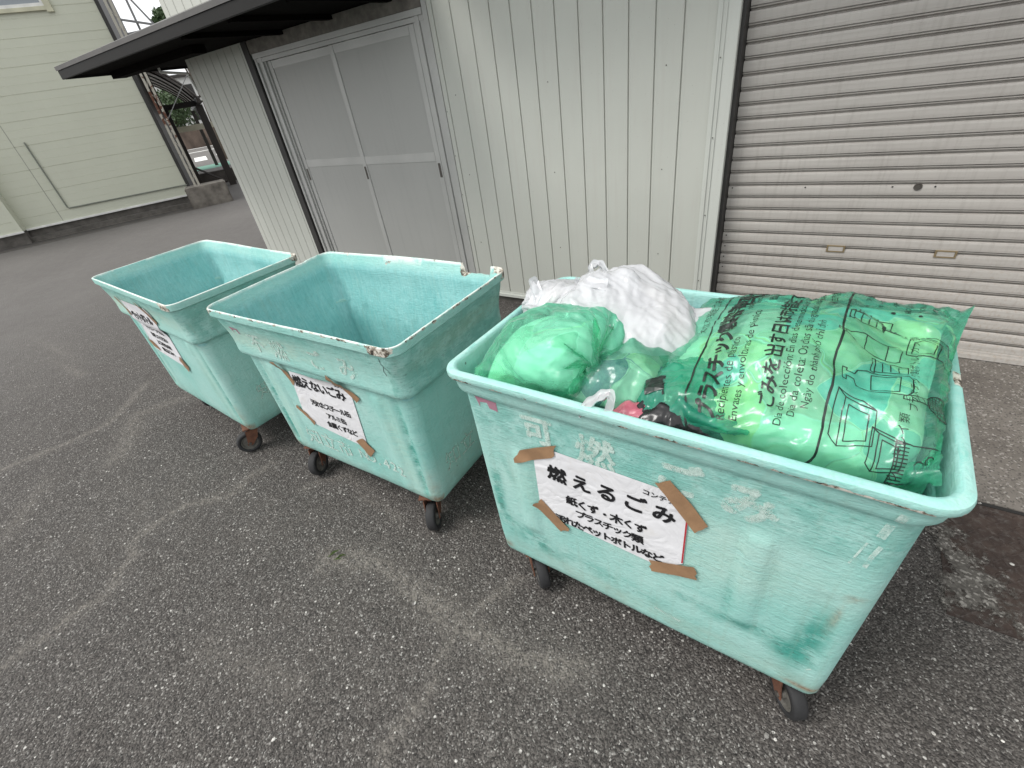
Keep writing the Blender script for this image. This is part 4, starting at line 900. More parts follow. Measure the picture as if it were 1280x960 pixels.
poster(B2, b2, [(-0.190, 0.692), (0.150, 0.715), (0.190, 0.668), (0.150, 0.385), (0.120, 0.372), (-0.205, 0.408), (-0.240, 0.438)], None,
       [[(-0.262, 0.735), (-0.232, 0.745), (-0.180, 0.640), (-0.200, 0.615)], [(0.105, 0.735), (0.120, 0.760), (0.238, 0.665), (0.215, 0.640)], [(-0.275, 0.475), (-0.262, 0.500), (-0.170, 0.425), (-0.185, 0.395)], [(0.085, 0.395), (0.140, 0.432), (0.190, 0.375), (0.140, 0.322)]],
       [('燃えないごみ', -0.018, 0.648, 0.060, 0.0019, 0.0, 0.90, 0.08), ('コンテナ', 0.140, 0.695, 0.020, 0.0005, 0, 0.95, 0.05),
        ('汚れたスチール缶', 0.0, 0.548, 0.037, 0.0012, 0.0, 0.84, 0.08), ('アルミ缶', 0.01, 0.494, 0.034, 0.0012, 0, 0.9, 0.08), ('金属くずなど', 0.02, 0.442, 0.036, 0.0012, 0, 0.88, 0.08)])
for (x, y, rz) in ((-0.385, -0.270, R(203)), (0.405, -0.275, R(210)), (-0.41, 0.24, R(40)), (0.42, 0.22, R(100))): caster(b2, x, y, rz, ZB)
fl = Flat(); fl.stroke([(0.470, 0.905), (0.468, 0.885), (0.474, 0.872), (0.462, 0.850), (0.466, 0.832)], 0.0022); fl.stroke([(0.474, 0.872), (0.486, 0.858), (0.490, 0.846)], 0.0016)
fl.build('crack', M_ink, lambda u, z, le=0: B2.front(u, z, 0.0012), b2, 0.01)
# far bin
B1 = Bin(1, (-2.881, 1.059), -0.06, 1.13, 0.662, 0.955, 0.050, 0.018, 0.055, 1)
b1 = empty('refuse_bin', 'empty turquoise wheeled bin at the far end of the row beside the storehouse corner', 'refuse bin', (*B1.c, 0), B1.yaw, GRP)
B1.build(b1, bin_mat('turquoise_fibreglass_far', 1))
poster(B1, b1, [(-0.20, 0.868), (0.24, 0.850), (0.275, 0.80), (0.12, 0.475), (0.02, 0.462), (-0.40, 0.50), (-0.43, 0.53), (-0.26, 0.83)] if False else [(-0.280, 0.855), (0.090, 0.862), (0.115, 0.820), (0.070, 0.500), (0.030, 0.478), (-0.290, 0.500), (-0.320, 0.535)], None,
       [[(-0.342, 0.860), (-0.310, 0.875), (-0.260, 0.770), (-0.285, 0.750)], [(0.005, 0.880), (0.025, 0.897), (0.145, 0.790), (0.120, 0.770)], [(-0.355, 0.595), (-0.342, 0.617), (-0.255, 0.535), (-0.270, 0.510)], [(0.015, 0.515), (0.060, 0.555), (0.110, 0.495), (0.065, 0.450)]],
       [('ペットボトル', -0.095, 0.775, 0.058, 0.0018, 0, 0.86, 0.08), ('キャップ・ラベルは', -0.10, 0.690, 0.034, 0.0014, 0, 0.86, 0.08), ('はずしてください', -0.10, 0.640, 0.034, 0.0014, 0, 0.86, 0.08), ('よごれたものは', -0.10, 0.592, 0.034, 0.0014, 0, 0.86, 0.08), ('燃えるごみへ', -0.10, 0.546, 0.034, 0.0014, 0, 0.86, 0.08)])
painted(B1, b1, [('知立', -0.06, 0.36, 0.10, 0.001, 0, 1.0, 0.05)], M_chalk2, seed=6, fn=lambda u, z, le=0: B1.right(u, z, 0.002+le+max(0, B1.disp('r', u, z))))
for (x, y, rz) in ((-0.36, -0.17, R(20)), (0.385, -0.285, R(160)), (-0.41, 0.24, R(60)), (0.42, 0.22, R(20))): caster(b1, x, y, rz, ZB)

# ------------------------------------------------------------------ rubbish bags
def pillow(nx, ny, w, h, frame, zf, boxc, steps=160, press=0.0016, grav=0.0006, gather=(), seed=0, iters=5, bulge=0.02, zrim=0.95, thick=None):
    """two film sheets joined at the rim, blown up and left to settle (position based cloth)"""
    rs = np.random.RandomState(seed)
    c, ex, ey = (np.array(q, float) for q in frame); ez = np.cross(ex, ey)
    S, T = np.meshgrid(np.linspace(-0.5, 0.5, nx), np.linspace(-0.5, 0.5, ny), indexing='ij')
    base = c+S[..., None]*w*ex+T[..., None]*h*ey
    def smooth_noise():
        q = rs.randn(nx, ny)
        for _ in range(3): q = (q+np.roll(q, 1, 0)+np.roll(q, -1, 0)+np.roll(q, 1, 1)+np.roll(q, -1, 1))/5
        return q
    env = (np.cos(S*math.pi)*np.cos(T*math.pi))[..., None]
    X = np.stack([base+ez*(bulge*env+0.006*smooth_noise()[..., None]), base-ez*(bulge*env+0.006*smooth_noise()[..., None])])
    Pv = X.copy(); rx, ry = w/(nx-1), h/(ny-1); rd_ = math.hypot(rx, ry)
    def con(A, B, r, k_str, k_cmp):
        d = B-A; L = np.sqrt((d*d).sum(-1, keepdims=True))+1e-9; e = (L-r)/L
        e = np.where(e > 0, e*k_str, e*k_cmp)*0.5; A += d*e; B -= d*e
    def join():
        for sl in ((0, slice(None)), (-1, slice(None)), (slice(None), 0), (slice(None), -1)):
            m = (X[(0,)+sl]+X[(1,)+sl])*0.5; X[(0,)+sl] = m; X[(1,)+sl] = m
    for st in range(steps):
        V = (X-Pv)*0.90; Pv = X.copy(); X = X+V
        X[..., 2] -= grav
        for k, sg in ((0, 1), (1, -1)):
            du = np.gradient(X[k], axis=0); dv = np.gradient(X[k], axis=1); n = np.cross(du, dv)
            n /= np.sqrt((n*n).sum(-1, keepdims=True))+1e-9; X[k] += sg*n*press
        for _ in range(iters):
            for o in (0, 1):
                con(X[:, o:-1:2], X[:, o+1::2], rx, 1, 0.25) if (nx-o) % 2 == 0 else con(X[:, o:-1:2], X[:, o+1::2], rx, 1, 0.25)
                con(X[:, :, o:-1:2], X[:, :, o+1::2], ry, 1, 0.25)
            for o in (0, 1):
                con(X[:, o:-1:2, :-1], X[:, o+1::2, 1:], rd_, 0.6, 0.12); con(X[:, o:-1:2, 1:], X[:, o+1::2, :-1], rd_, 0.6, 0.12)
            con(X[:, :-2], X[:, 2:], 2*rx, 0.0, 0.06); con(X[:, :, :-2], X[:, :, 2:], 2*ry, 0.0, 0.06)
            join()
            for (row, tgt, rad, kk) in gather:                     # a tied neck: one row of the film drawn to a point
                q = X[(slice(None),)+row]; d = q-np.array(tgt); L = np.sqrt((d*d).sum(-1, keepdims=True))+1e-9
                X[(slice(None),)+row] = np.where(L > rad, np.array(tgt)+d*(1-(1-rad/L)*kk), q)
        if thick is not None:                                      # no thicker than what is packed in it
            t_ = X[0]-X[1]; L = np.sqrt((t_*t_).sum(-1, keepdims=True))+1e-9; ex_ = np.maximum(L-thick[..., None], 0)/L*0.5
            X[0] -= t_*ex_; X[1] += t_*ex_
        fl = zf(X[..., 0], X[..., 1]) if callable(zf) else zf
        X[..., 2] = np.maximum(X[..., 2], fl)
        if boxc:
            low = X[..., 2] < zrim; x0, x1, y0, y1 = boxc
            X[..., 0] = np.where(low, np.clip(X[..., 0], x0, x1), X[..., 0]); X[..., 1] = np.where(low, np.clip(X[..., 1], y0, y1), X[..., 1])
    return X
def smooth_grid(X, n):
    for _ in range(n):
        Y = X.copy(); Y[:, 1:-1, 1:-1] = (X[:, :-2, 1:-1]+X[:, 2:, 1:-1]+X[:, 1:-1, :-2]+X[:, 1:-1, 2:])/4; X = X*0.4+Y*0.6
    return X
def sheet_obj(name, X, m, parent, flip=False, smooth=True, crease=0.0, seed=0, org=(0, 0, 0)):
    _, nx, ny = X.shape[:3]; V = (X-np.array(org)).reshape(-1, 3).copy()
    if crease:
        for i in range(len(V)):
            p = Vector(V[i]); n = noise.noise(p*23+Vector((seed, 0, 0)))+0.6*noise.noise(p*47+Vector((0, seed, 0)))
            V[i, 2] += crease*(1-abs(n)*2.2)*0.5
    F = []
    for k in (0, 1):
        b = k*nx*ny
        for i in range(nx-1):
            for j in range(ny-1):
                q = (b+i*ny+j, b+(i+1)*ny+j, b+(i+1)*ny+j+1, b+i*ny+j+1); F.append(q if k == 0 else q[::-1])
    o = mesh_obj(name, V, F, m, parent, smooth)
    return o
def film(name, col, tr_col, tr=0.35, opac_tl=0.5, rough=0.28, seed=0, bumpS=0.5, thick=(0.25, 0.75)):
    m, g = mat(name); v = g.coord('Object', (1, 1, 1), (seed, 0, 0))
    n1 = g.noise(v, 6, 4, 0.6, 0.4)
    # creases of thin film: ridged noise at two scales, drawn out along the pull
    def ridge(sc_, st):
        q = g.noise(g.coord('Object', st, (seed, 3, 1)), sc_, 2, 0.45, 1.2); return g.math('ABSOLUTE', g.math('SUBTRACT', q, 0.5))
    hh = g.math('ADD', g.math('MULTIPLY', ridge(5, (0.7, 1.7, 1)), 1.0), g.math('MULTIPLY', ridge(11, (1.5, 0.6, 1)), 0.45))
    nb = g.bump(hh, bumpS, 0.02)
    dif = g.n('ShaderNodeBsdfDiffuse'); dif.inputs['Color'].default_value = (*col, 1); g.l(nb, dif.inputs['Normal'])
    tl = g.n('ShaderNodeBsdfTranslucent'); tl.inputs['Color'].default_value = (*col, 1); g.l(nb, tl.inputs['Normal'])
    m1 = g.n('ShaderNodeMixShader'); m1.inputs[0].default_value = opac_tl; g.l(dif.outputs[0], m1.inputs[1]); g.l(tl.outputs[0], m1.inputs[2])
    tp = g.n('ShaderNodeBsdfTransparent'); tp.inputs['Color'].default_value = (*tr_col, 1)
    m2 = g.n('ShaderNodeMixShader'); g.l(g.ramp(n1, [(thick[0], max(0, tr-0.10)), (thick[1], min(1, tr+0.10))]), m2.inputs[0]); g.l(m1.outputs[0], m2.inputs[1]); g.l(tp.outputs[0], m2.inputs[2])
    gl = g.n('ShaderNodeBsdfGlossy'); gl.inputs['Roughness'].default_value = rough; gl.inputs['Color'].default_value = (1, 1, 1, 1); g.l(nb, gl.inputs['Normal'])
    fr = g.n('ShaderNodeFresnel'); fr.inputs['IOR'].default_value = 1.5; g.l(nb, fr.inputs['Normal'])
    m3 = g.n('ShaderNodeMixShader'); g.l(g.math('ADD', g.math('MULTIPLY', fr.outputs[0], 0.75), 0.01), m3.inputs[0]); g.l(m2.outputs[0], m3.inputs[1]); g.l(gl.outputs[0], m3.inputs[2])
    o = g.n('ShaderNodeOutputMaterial'); g.l(m3.outputs[0], o.inputs[0]); return m
def contents_mat(name, cols, scale, seed=0):
    m, g = mat(name); v = g.coord('Object', (1, 1, 1), (seed, 0, 0))
    nz = g.n('ShaderNodeTexNoise'); nz.inputs['Scale'].default_value = 8; g.l(v, nz.inputs['Vector'])
    sc_ = g.n('ShaderNodeVectorMath', operation='SCALE'); sc_.inputs['Scale'].default_value = 0.10; g.l(nz.outputs['Color'], sc_.inputs[0])
    ad = g.n('ShaderNodeVectorMath', operation='ADD'); g.l(v, ad.inputs[0]); g.l(sc_.outputs[0], ad.inputs[1])
    vs = g.n('ShaderNodeTexVoronoi', feature='SMOOTH_F1'); g.l(ad.outputs[0], vs.inputs['Vector']); vs.inputs['Scale'].default_value = scale; vs.inputs['Smoothness'].default_value = 0.12
    cell = g.sep(vs.outputs['Color'])[0]; n = len(cols)
    c = g.ramp(cell, [(0.15+0.7*i/n, q) for i, q in enumerate(cols)], 'EASE')
    n2 = g.noise(v, 30, 5, 0.7)
    c = g.mix(g.math('MULTIPLY', g.ramp(n2, [(0.4, 0), (0.7, 1)]), 0.35), c, (0.75, 0.75, 0.70))
    d = g.vor(ad.outputs[0], scale, 'DISTANCE_TO_EDGE', 'Distance')
    g.pbr(c, 0.5, g.bump(g.ramp(d, [(0, 0), (0.2, 1)]), 0.3, 0.015), 0, 0.4); return m
def contents(bag, X, m, shrink, seed, org, lump=0.012, sm=12, shk=0.955):
    Y = smooth_grid(X.copy(), sm); c = Y.reshape(-1, 3).mean(0)
    mid = 0.5*(Y[0]+Y[1]); t = Y[0]-Y[1]; L = np.sqrt((t*t).sum(-1, keepdims=True))+1e-9
    k = np.clip((L-shrink)/L, 0.02, 1.0)*0.5
    Z = np.stack([mid+t*k, mid-t*k]); Z = c+(Z-c)*shk
    Z = Z[:, 2:-2:2, 2:-2:2].copy()
    for kk in (0, 1):
        for i in range(Z.shape[1]):
            for j in range(Z.shape[2]):
                p = Vector(Z[kk, i, j]); Z[kk, i, j, 2] += (-1 if kk else 1)*lump*(noise.noise(p*14+Vector((seed, 0, 0)))-0.5)
    return sheet_obj('contents', Z, m, bag, org=org)
RG = 'bags of rubbish in the nearest bin'
c3, s3 = math.cos(B3.yaw), math.sin(B3.yaw)
def w3(u, v, z): return (B3.c[0]+c3*u-s3*v, B3.c[1]+s3*u+c3*v, z)
BOX3 = (-0.752, 0.215, 0.785, 1.352)
M_green = film('green_film', (0.15, 0.64, 0.47), (0.58, 0.95, 0.79), 0.76, 0.4, 0.26, 0, 0.6)
M_green2 = film('green_film_tied', (0.16, 0.70, 0.48), (0.56, 0.97, 0.78), 0.74, 0.4, 0.36, 4, 0.35)
M_green3 = film('thin_green_film', (0.14, 0.52, 0.38), (0.60, 0.93, 0.78), 0.74, 0.4, 0.24, 9, 0.4)
M_green4 = film('folded_green_film', (0.05, 0.46, 0.31), (0.40, 0.90, 0.66), 0.42, 0.45, 0.26, 12, 0.5)
M_wfilm = film('white_film', (0.74, 0.75, 0.77), (0.97, 0.97, 0.98), 0.20, 0.30, 0.18, 2, 0.6)
M_bfilm = film('black_film', (0.012, 0.012, 0.013), (0.2, 0.2, 0.2), 0.05, 0.2, 0.22, 6, 0.9)
M_pfilm = film('pink_film', (0.85, 0.22, 0.30), (0.95, 0.6, 0.65), 0.10, 0.5, 0.3, 5, 0.6)
M_print, g = mat('black_print'); g.pbr((0.012, 0.02, 0.016), 0.35)
PAL = [(0.30, 0.55, 0.58), (0.85, 0.84, 0.70), (0.66, 0.52, 0.42), (0.86, 0.85, 0.82), (0.80, 0.78, 0.36), (0.70, 0.50, 0.46), (0.88, 0.88, 0.84), (0.55, 0.58, 0.40), (0.84, 0.76, 0.48), (0.88, 0.86, 0.80), (0.35, 0.50, 0.46)]
M_cont = contents_mat('mixed_plastic_rubbish', PAL, 8, 0)
M_cont2 = contents_mat('mixed_paper_rubbish', [(0.80, 0.84, 0.70), (0.86, 0.85, 0.83), (0.58, 0.56, 0.58), (0.84, 0.85, 0.62), (0.70, 0.62, 0.62), (0.88, 0.88, 0.86), (0.50, 0.58, 0.50)], 8, 3)
M_cont3 = contents_mat('mixed_kitchen_rubbish', [(0.70, 0.78, 0.45), (0.05, 0.07, 0.20), (0.60, 0.62, 0.50), (0.30, 0.33, 0.28), (0.70, 0.68, 0.60)], 11, 6)
def finer(X):
    _, a, b = X.shape[:3]; Y = np.zeros((2, 2*a-1, b, 3)); Y[:, ::2] = X; Y[:, 1::2] = (X[:, :-1]+X[:, 1:])/2
    Z = np.zeros((2, 2*a-1, 2*b-1, 3)); Z[:, :, ::2] = Y; Z[:, :, 1::2] = (Y[:, :, :-1]+Y[:, :, 1:])/2
    return smooth_grid(Z, 1)
def crumple(X, w_, h_, amp, seed, up=True, n=22, f0=4.0, f1=42.0, lengthwise=False):
    """fold the film: straight sharp creases at many angles and lengths, strongest near the rim"""
    if up: X = finer(X)
    X = X.copy(); rs = np.random.RandomState(seed); nx, ny = X.shape[1:3]
    S, T = np.meshgrid(np.linspace(0, 1, nx), np.linspace(0, 1, ny), indexing='ij')
    edge = np.minimum(np.minimum(S, 1-S), np.minimum(T, 1-T)); taper = np.clip(edge/0.05, 0, 1)*(0.85+0.3*np.exp(-(edge/0.12)**2))
    for k in (0, 1):
        N = nrm(X[k])*(1 if k == 0 else -1); H = np.zeros((nx, ny))
        ph = rs.rand(6)*6.28; U = S*w_+0.015*np.sin(9*T*h_*3+ph[0])+0.008*np.sin(31*T*h_+ph[1]); V_ = T*h_+0.015*np.sin(8*S*w_*3+ph[2])+0.008*np.sin(27*S*w_+ph[3])
        for i in range(n):
            f = f0*(f1/f0)**(i/(n-1)); a = rs.rand()*math.pi if not lengthwise else math.pi/2+rs.randn()*0.42; p = U*math.cos(a)+V_*math.sin(a); q = -U*math.sin(a)+V_*math.cos(a)
            tri = np.abs(((p*f+rs.rand()) % 1.0)*2-1)
            m_ = np.clip(0.55+0.9*np.sin(q*f*0.55+rs.rand()*6.28)*np.sin(p*f*0.30+rs.rand()*6.28), 0, 1.3)
            H += amp*(f0/f)**0.8*(1.35*(1-tri)**2.6-0.35*tri)*m_
        H -= np.percentile(H, 60); X[k] += N*(H*taper)[..., None]
    low = X[..., 2] < 0.953; x0, x1, y0, y1 = BOX3
    X[..., 0] = np.where(low, np.clip(X[..., 0], x0, x1+0.01), X[..., 0]); X[..., 1] = np.where(low, np.clip(X[..., 1], y0-0.012, y1+0.012), X[..., 1])
    return X
M_cont4 = contents_mat('pale_rubbish', [(0.80, 0.80, 0.80), (0.62, 0.62, 0.64), (0.84, 0.83, 0.80), (0.50, 0.52, 0.55), (0.85, 0.85, 0.85), (0.75, 0.70, 0.62)], 9, 8)
def bag(name, label, X, m, org, group=RG, crease=0.0, film_name='film', seed=0):
    e = empty(name, label, 'rubbish bag', org, 0, group)
    f = sheet_obj(film_name, X, m, e, org=org, crease=crease, seed=seed)
    return e, f
def nrm(X):
    du = np.gradient(X, axis=0); dv = np.gradient(X, axis=1); n = np.cross(du, dv); return n/(np.sqrt((n*n).sum(-1, keepdims=True))+1e-9)
def surf(Xs, org, e=0.0018):
    N = nrm(Xs); nx, ny = Xs.shape[:2]
    def fn(s, t, le=0.0):
        i = min(max(s, 0), 0.9999)*(nx-1); j = min(max(t, 0), 0.9999)*(ny-1); a, b = int(i), int(j); p, q = i-a, j-b
        w_ = ((1-p)*(1-q), p*(1-q), (1-p)*q, p*q); ij = ((a, b), (a+1, b), (a, b+1), (a+1, b+1))
        P = sum(w*Xs[k] for w, k in zip(w_, ij)); n = sum(w*N[k] for w, k in zip(w_, ij)); return Vector(P+n*(e+le)-np.array(org))
    return fn
def fill(nx, ny, t, p=0.38, lo=0.012, s0=0.0, s1=1.0):
    S, T = np.meshgrid(np.linspace(0, 1, nx), np.linspace(0, 1, ny), indexing='ij')
    q = np.clip((S-s0)/(s1-s0), 0, 1); return lo+t*(np.clip(np.sin(q*math.pi), 0, 1)*np.clip(np.sin(T*math.pi), 0, 1))**p
def unit(v): v = np.array(v, float); return v/np.linalg.norm(v)
def plan(deg, tx=0.0, ty=0.0):
    """in-plane axes turned by deg in plan, tipped by tx (rise along ex) and ty (rise along ey)"""
    a = R(deg); ex = unit((math.cos(a), math.sin(a), tx)); ey = np.array((-math.sin(a), math.cos(a), ty)); ey = unit(ey-ex*ex.dot(ey)); return ex, ey
# dark bags lying deep in the bin under the others
X = pillow(44, 36, 1.02, 0.60, ((-0.27, 1.07, 0.77), *plan(-1.3)), 0.66, (-0.735, 0.20, 0.81, 1.33), 90, 0.0016, 0.0004, seed=11, thick=fill(44, 36, 0.25))
bag('black_bag', 'black rubbish bag lying deepest in the bin under all the others', X, M_bfilm, (-0.27, 1.07, 0.7), crease=0.02)
X = pillow(40, 34, 0.20, 0.14, ((-0.200, 0.795, 0.955), *plan(10)), 0.89, (-0.75, 0.2, 0.752, 1.35), 90, 0.0014, 0.0003, seed=21, thick=fill(40, 34, 0.09))
bag('black_bag', 'small black crumpled bag squeezed between the green bags at the front of the bin', X, M_bfilm, (-0.235, 0.81, 0.9), crease=0.016)
# the big printed bag
ORG = (0.02, 1.04, 0.95); WA, HA = 0.62, 0.70
NA = (100, 96)
_lump = np.random.RandomState(6)
def lumpy(T_, amt, seed, k=5):
    rs = np.random.RandomState(seed); nx, ny = T_.shape; S, T = np.meshgrid(np.linspace(0, 1, nx), np.linspace(0, 1, ny), indexing='ij'); q = np.zeros_like(S)
    for _ in range(k*4): q = np.maximum(q, np.exp(-(((S-rs.rand())/0.13)**2+((T-rs.rand())/0.13)**2))*rs.uniform(0.4, 1))
    return T_*(1-amt+amt*1.5*q)
XA = pillow(*NA, WA, HA, ((0.030, 1.06, 1.03), *plan(-3, 0.06, 0.03)), 0.86, (-0.50, 0.222, 0.780, 1.362), 170, 0.0013, 0.0004, seed=2,
            thick=lumpy(fill(*NA, 0.235, 0.36, 0.008, 0.10, 0.965), 0.35, 6), iters=5,
            gather=[((-1, slice(None)), np.array([(0.232+0.072*t-0.020*math.sin(math.pi*t), 0.750+0.560*t, 0.972+0.068*t+0.004*math.sin(t*41)) for t in np.linspace(0, 1, NA[1])]), 0.006, 1.0)]
                   +[((0, -1), (-0.115, 1.30, 0.985), 0.03, 0.6), ((0, 0), (-0.235, 0.80, 0.94), 0.03, 0.5)])
XC = XA.copy(); XA = crumple(XA, WA, HA, 0.0062, 12, n=26, f0=4.0, f1=55)
bA, fA = bag('printed_green_bag', 'big inflated green bag with black printing filling the right end of the nearest bin', XA, M_green, ORG)
contents(bA, XC, M_cont, 0.016, 3, ORG, 0.014, 10, 0.94)
_sf = surf(XA[0], ORG)
pr_fn = lambda x, y, le=0.0: _sf(1-(1+y/WA)*0.86, x/HA, le)
fl = Flat(); r5 = random.Random(5)
def TX(body, s, t, size, bold=0.0, adv=0.98): fl.text(body, t*HA, -s*WA, size*0.88, bold*0.9, 0.0, adv, 0.0, rg=r5)
def LT(body, s, t, size, bold=0.0): fl.text(body, t*HA, -s*WA, size*0.80, bold*0.8, 0.0, mode='latin')
TX('プラスチック製容器包装ごみ', 0.315, 0.50, 0.046, 0.0017, 0.92)
LT('Recipientes de plástico', 0.368, 0.30, 0.026, 0.0004); LT('plastic containers and wrappings', 0.368, 0.72, 0.020)
LT('Envases y envolturas de plástico', 0.405, 0.36, 0.026, 0.0004); TX('塑料容器和包装', 0.405, 0.74, 0.020)
TX('ごみを出す日は市指定する日', 0.475, 0.50, 0.036, 0.0009, 0.95)
LT('Día de colección: En días determinados por la municipalidad', 0.522, 0.50, 0.023)
LT('Dia da coleta: Os dias são designados pela municipalidade', 0.552, 0.52, 0.023); LT('Ngày do thành phố chỉ định', 0.582, 0.38, 0.021); TX('収集日由市指定', 0.582, 0.72, 0.019)
# frame round the main lettering
def rrect(x0, x1, y0, y1, r, n=6):
    P = []
    for cx, cy, a0 in ((x1-r, y1-r, 0), (x0+r, y1-r, 90), (x0+r, y0+r, 180), (x1-r, y0+r, 270)):
        P += [(cx+r*math.cos(R(a0+90*k/n)), cy+r*math.sin(R(a0+90*k/n))) for k in range(n+1)]
    return P
fl.stroke(rrect(0.085*HA, 0.93*HA, -0.625*WA, -0.255*WA, 0.04), 0.0042, True)
# neck mark
fl.poly([(0.20*HA, -0.145*WA), (0.255*HA, -0.12*WA), (0.265*HA, -0.165*WA), (0.215*HA, -0.185*WA)])
0 and fl.stroke([(0.26*HA, -0.15*WA), (0.30*HA, -0.19*WA), (0.33*HA, -0.185*WA)], 0.008); TX('知立市指定ごみ袋', 0.215, 0.62, 0.024)
# drawings of the things that go in the bag
def at(cx, cy, pts, k=1.0): return [(cx+x*k*0.80, cy+y*k*0.88) for x, y in pts]
SW = 0.0019
def bottle(cx, cy, k=1.0):
    fl.stroke(at(cx, cy, [(-.022, -.045), (-.022, .015), (-.018, .028), (-.009, .038), (-.009, .046), (.009, .046), (.009, .038), (.018, .028), (.022, .015), (.022, -.045), (.016, -.052), (-.016, -.052)], k), SW, True)
    fl.stroke(at(cx, cy, [(-.008, .047), (-.008, .058), (.008, .058), (.008, .047)], k), SW); fl.stroke(at(cx, cy, [(-.022, -.03), (.022, -.03)], k), SW); fl.stroke(at(cx, cy, [(-.022, .01), (.022, .01)], k), SW)
def pump(cx, cy, k=1.0):
    fl.stroke(at(cx, cy, [(-.026, -.05), (-.026, .012), (-.018, .026), (-.006, .030), (-.006, .044), (-.016, .044), (-.016, .052), (.012, .052), (.012, .044), (.006, .044), (.006, .030), (.018, .026), (.026, .012), (.026, -.05), (.018, -.057), (-.018, -.057)], k), SW, True)
    fl.stroke(at(cx, cy, [(-.020, -.038), (-.020, .005), (.020, .005), (.020, -.038)], k), SW, True)
def cup(cx, cy, k=1.0, n=4):
    fl.stroke(at(cx, cy, [(-.020, .03), (-.015, -.028), (.015, -.028), (.020, .03)], k), SW, True)
    for i in range(1, n): fl.stroke(at(cx, cy, [(-.018+.002*i, .03-.014*i), (.018-.002*i, .03-.014*i)], k), SW)
    fl.stroke(at(cx, cy, [(-.023, .03), (-.021, .037), (.021, .037), (.023, .03)], k), SW, True)
def tray(cx, cy, k=1.0):
    fl.stroke(at(cx, cy, [(-.05, .02), (-.035, -.03), (.03, -.03), (.05, .02)], k), SW, True); fl.stroke(at(cx, cy, [(-.05, .02), (-.03, .035), (.062, .035), (.05, .02)], k), SW)
    fl.stroke(at(cx, cy, [(-.028, -.02), (.022, -.02), (.036, .012), (-.038, .012)], k), SW, True); fl.stroke(at(cx, cy, [(.05, .02), (.062, .035), (.045, -.01), (.03, -.03)], k), SW)
def chips(cx, cy, k=1.0):
    fl.stroke(at(cx, cy, [(-.045, .055), (.045, .055), (.038, .03), (.04, -.03), (.047, -.055), (-.047, -.055), (-.04, -.03), (-.038, .03)], k), SW, True)
    for i in range(12): fl.stroke(at(cx, cy, [(-.042+i*.0075, .055), (-.040+i*.0072, .036)], k), SW)
    for i in range(6): fl.stroke(at(cx, cy, [(-.04+i*.016, -.055), (-.038+i*.0152, -.04)], k), SW)
    for dx, dy in ((-.012, -.006), (.010, -.004), (0, .012)): fl.stroke(at(cx+dx*k, cy+dy*k, [(.011*math.cos(a), .009*math.sin(a)) for a in np.linspace(0, 6.28, 10)], k), SW, True)
def net(cx, cy, k=1.0):
    E_ = [(.026*math.cos(a), -.012+.030*math.sin(a)) for a in np.linspace(0, 6.28, 16)]; fl.stroke(at(cx, cy, E_, k), SW, True)
    for i in range(-4, 5):
        w_ = .026*math.sqrt(max(0, 1-(i/4.6)**2)); hh = .030*math.sqrt(max(0, 1-(i/4.6)**2))
        fl.stroke(at(cx, cy, [(-w_, -.012+i*.0065), (w_, -.012+i*.0065)], k), .0011); fl.stroke(at(cx, cy, [(i*.0057, -.012-hh), (i*.0057, -.012+hh)], k), .0011)
    fl.stroke(at(cx, cy, [(-.007, .018), (-.004, .052), (.004, .052), (.007, .018)], k), SW)
    for i in range(4): fl.stroke(at(cx, cy, [(-.006, .022+i*.008), (.005, .026+i*.008)], k), .0011)
def carton(cx, cy, k=1.0):
    fl.stroke(at(cx, cy, [(-.03, -.03), (.02, -.035), (.03, .0), (-.02, .006)], k), SW, True); fl.stroke(at(cx, cy, [(-.02, .006), (-.03, .05), (.022, .046), (.03, .0)], k), SW); fl.stroke(at(cx, cy, [(-.022, .042), (-.014, .012), (.020, .008), (.014, .038)], k), SW, True)
    fl.stroke(at(cx, cy, [(.02, -.035), (.045, -.012), (.052, .02), (.03, .0)], k), SW)
PX = lambda t: t*HA; PY = lambda s: -s*WA
bottle(PX(0.50), PY(0.71), 1.15); pump(PX(0.37), PY(0.735), 1.15); cup(PX(0.435), PY(0.775), 1.0); cup(PX(0.60), PY(0.695), 1.1, 5); cup(PX(0.655), PY(0.72), 1.1, 4); cup(PX(0.615), PY(0.775), 0.8, 3)
tray(PX(0.235), PY(0.70), 1.15); tray(PX(0.175), PY(0.785), 0.85); carton(PX(0.56), PY(0.90), 1.3); net(PX(0.33), PY(0.90), 1.25); chips(PX(0.16), PY(0.885), 1.05)
TX('プラスチック製ボトル、カップ類', 0.832, 0.46, 0.019, 0.0004, 0.95); TX('パック、トレイ類', 0.812, 0.17, 0.021, 0.0004, 1.05); TX('ポリ袋', 0.955, 0.22, 0.016); TX('発泡スチロール', 0.965, 0.66, 0.014)
for i, tx in enumerate(('汚れを落として', 'キャップをはずして', '中を空にして', '袋の口を結んで', 'この袋に入れて', '朝八時までに', '出してください')):
    s_ = 0.68+i*0.040; TX(tx, s_, 0.84-0.012*(i % 2), 0.0155, 0.0003, 1.0)
    if i % 2 == 0: fl.poly(at(PX(0.735), PY(s_), [(.006*math.cos(a), .0045*math.sin(a)) for a in np.linspace(0, 6.28, 9)[:-1]]))
fl.build('printing', M_print, pr_fn, bA, 0.011)
XN = pillow(40, 44, 0.24, 0.40, ((-0.160, 0.98, 1.005), *plan(-8, 0.18, 0.1)), 0.935, BOX3, 80, 0.0008, 0.0004, seed=61, thick=fill(40, 44, 0.05), gather=[((0,), (-0.222, 0.90, 0.985), 0.11, 0.5)])
XN = crumple(XN, 0.24, 0.40, 0.009, 62); sheet_obj('gathered_neck', XN, M_green4, bA, org=ORG)
_sn = surf(XN[0], ORG, 0.0025); fl = Flat()
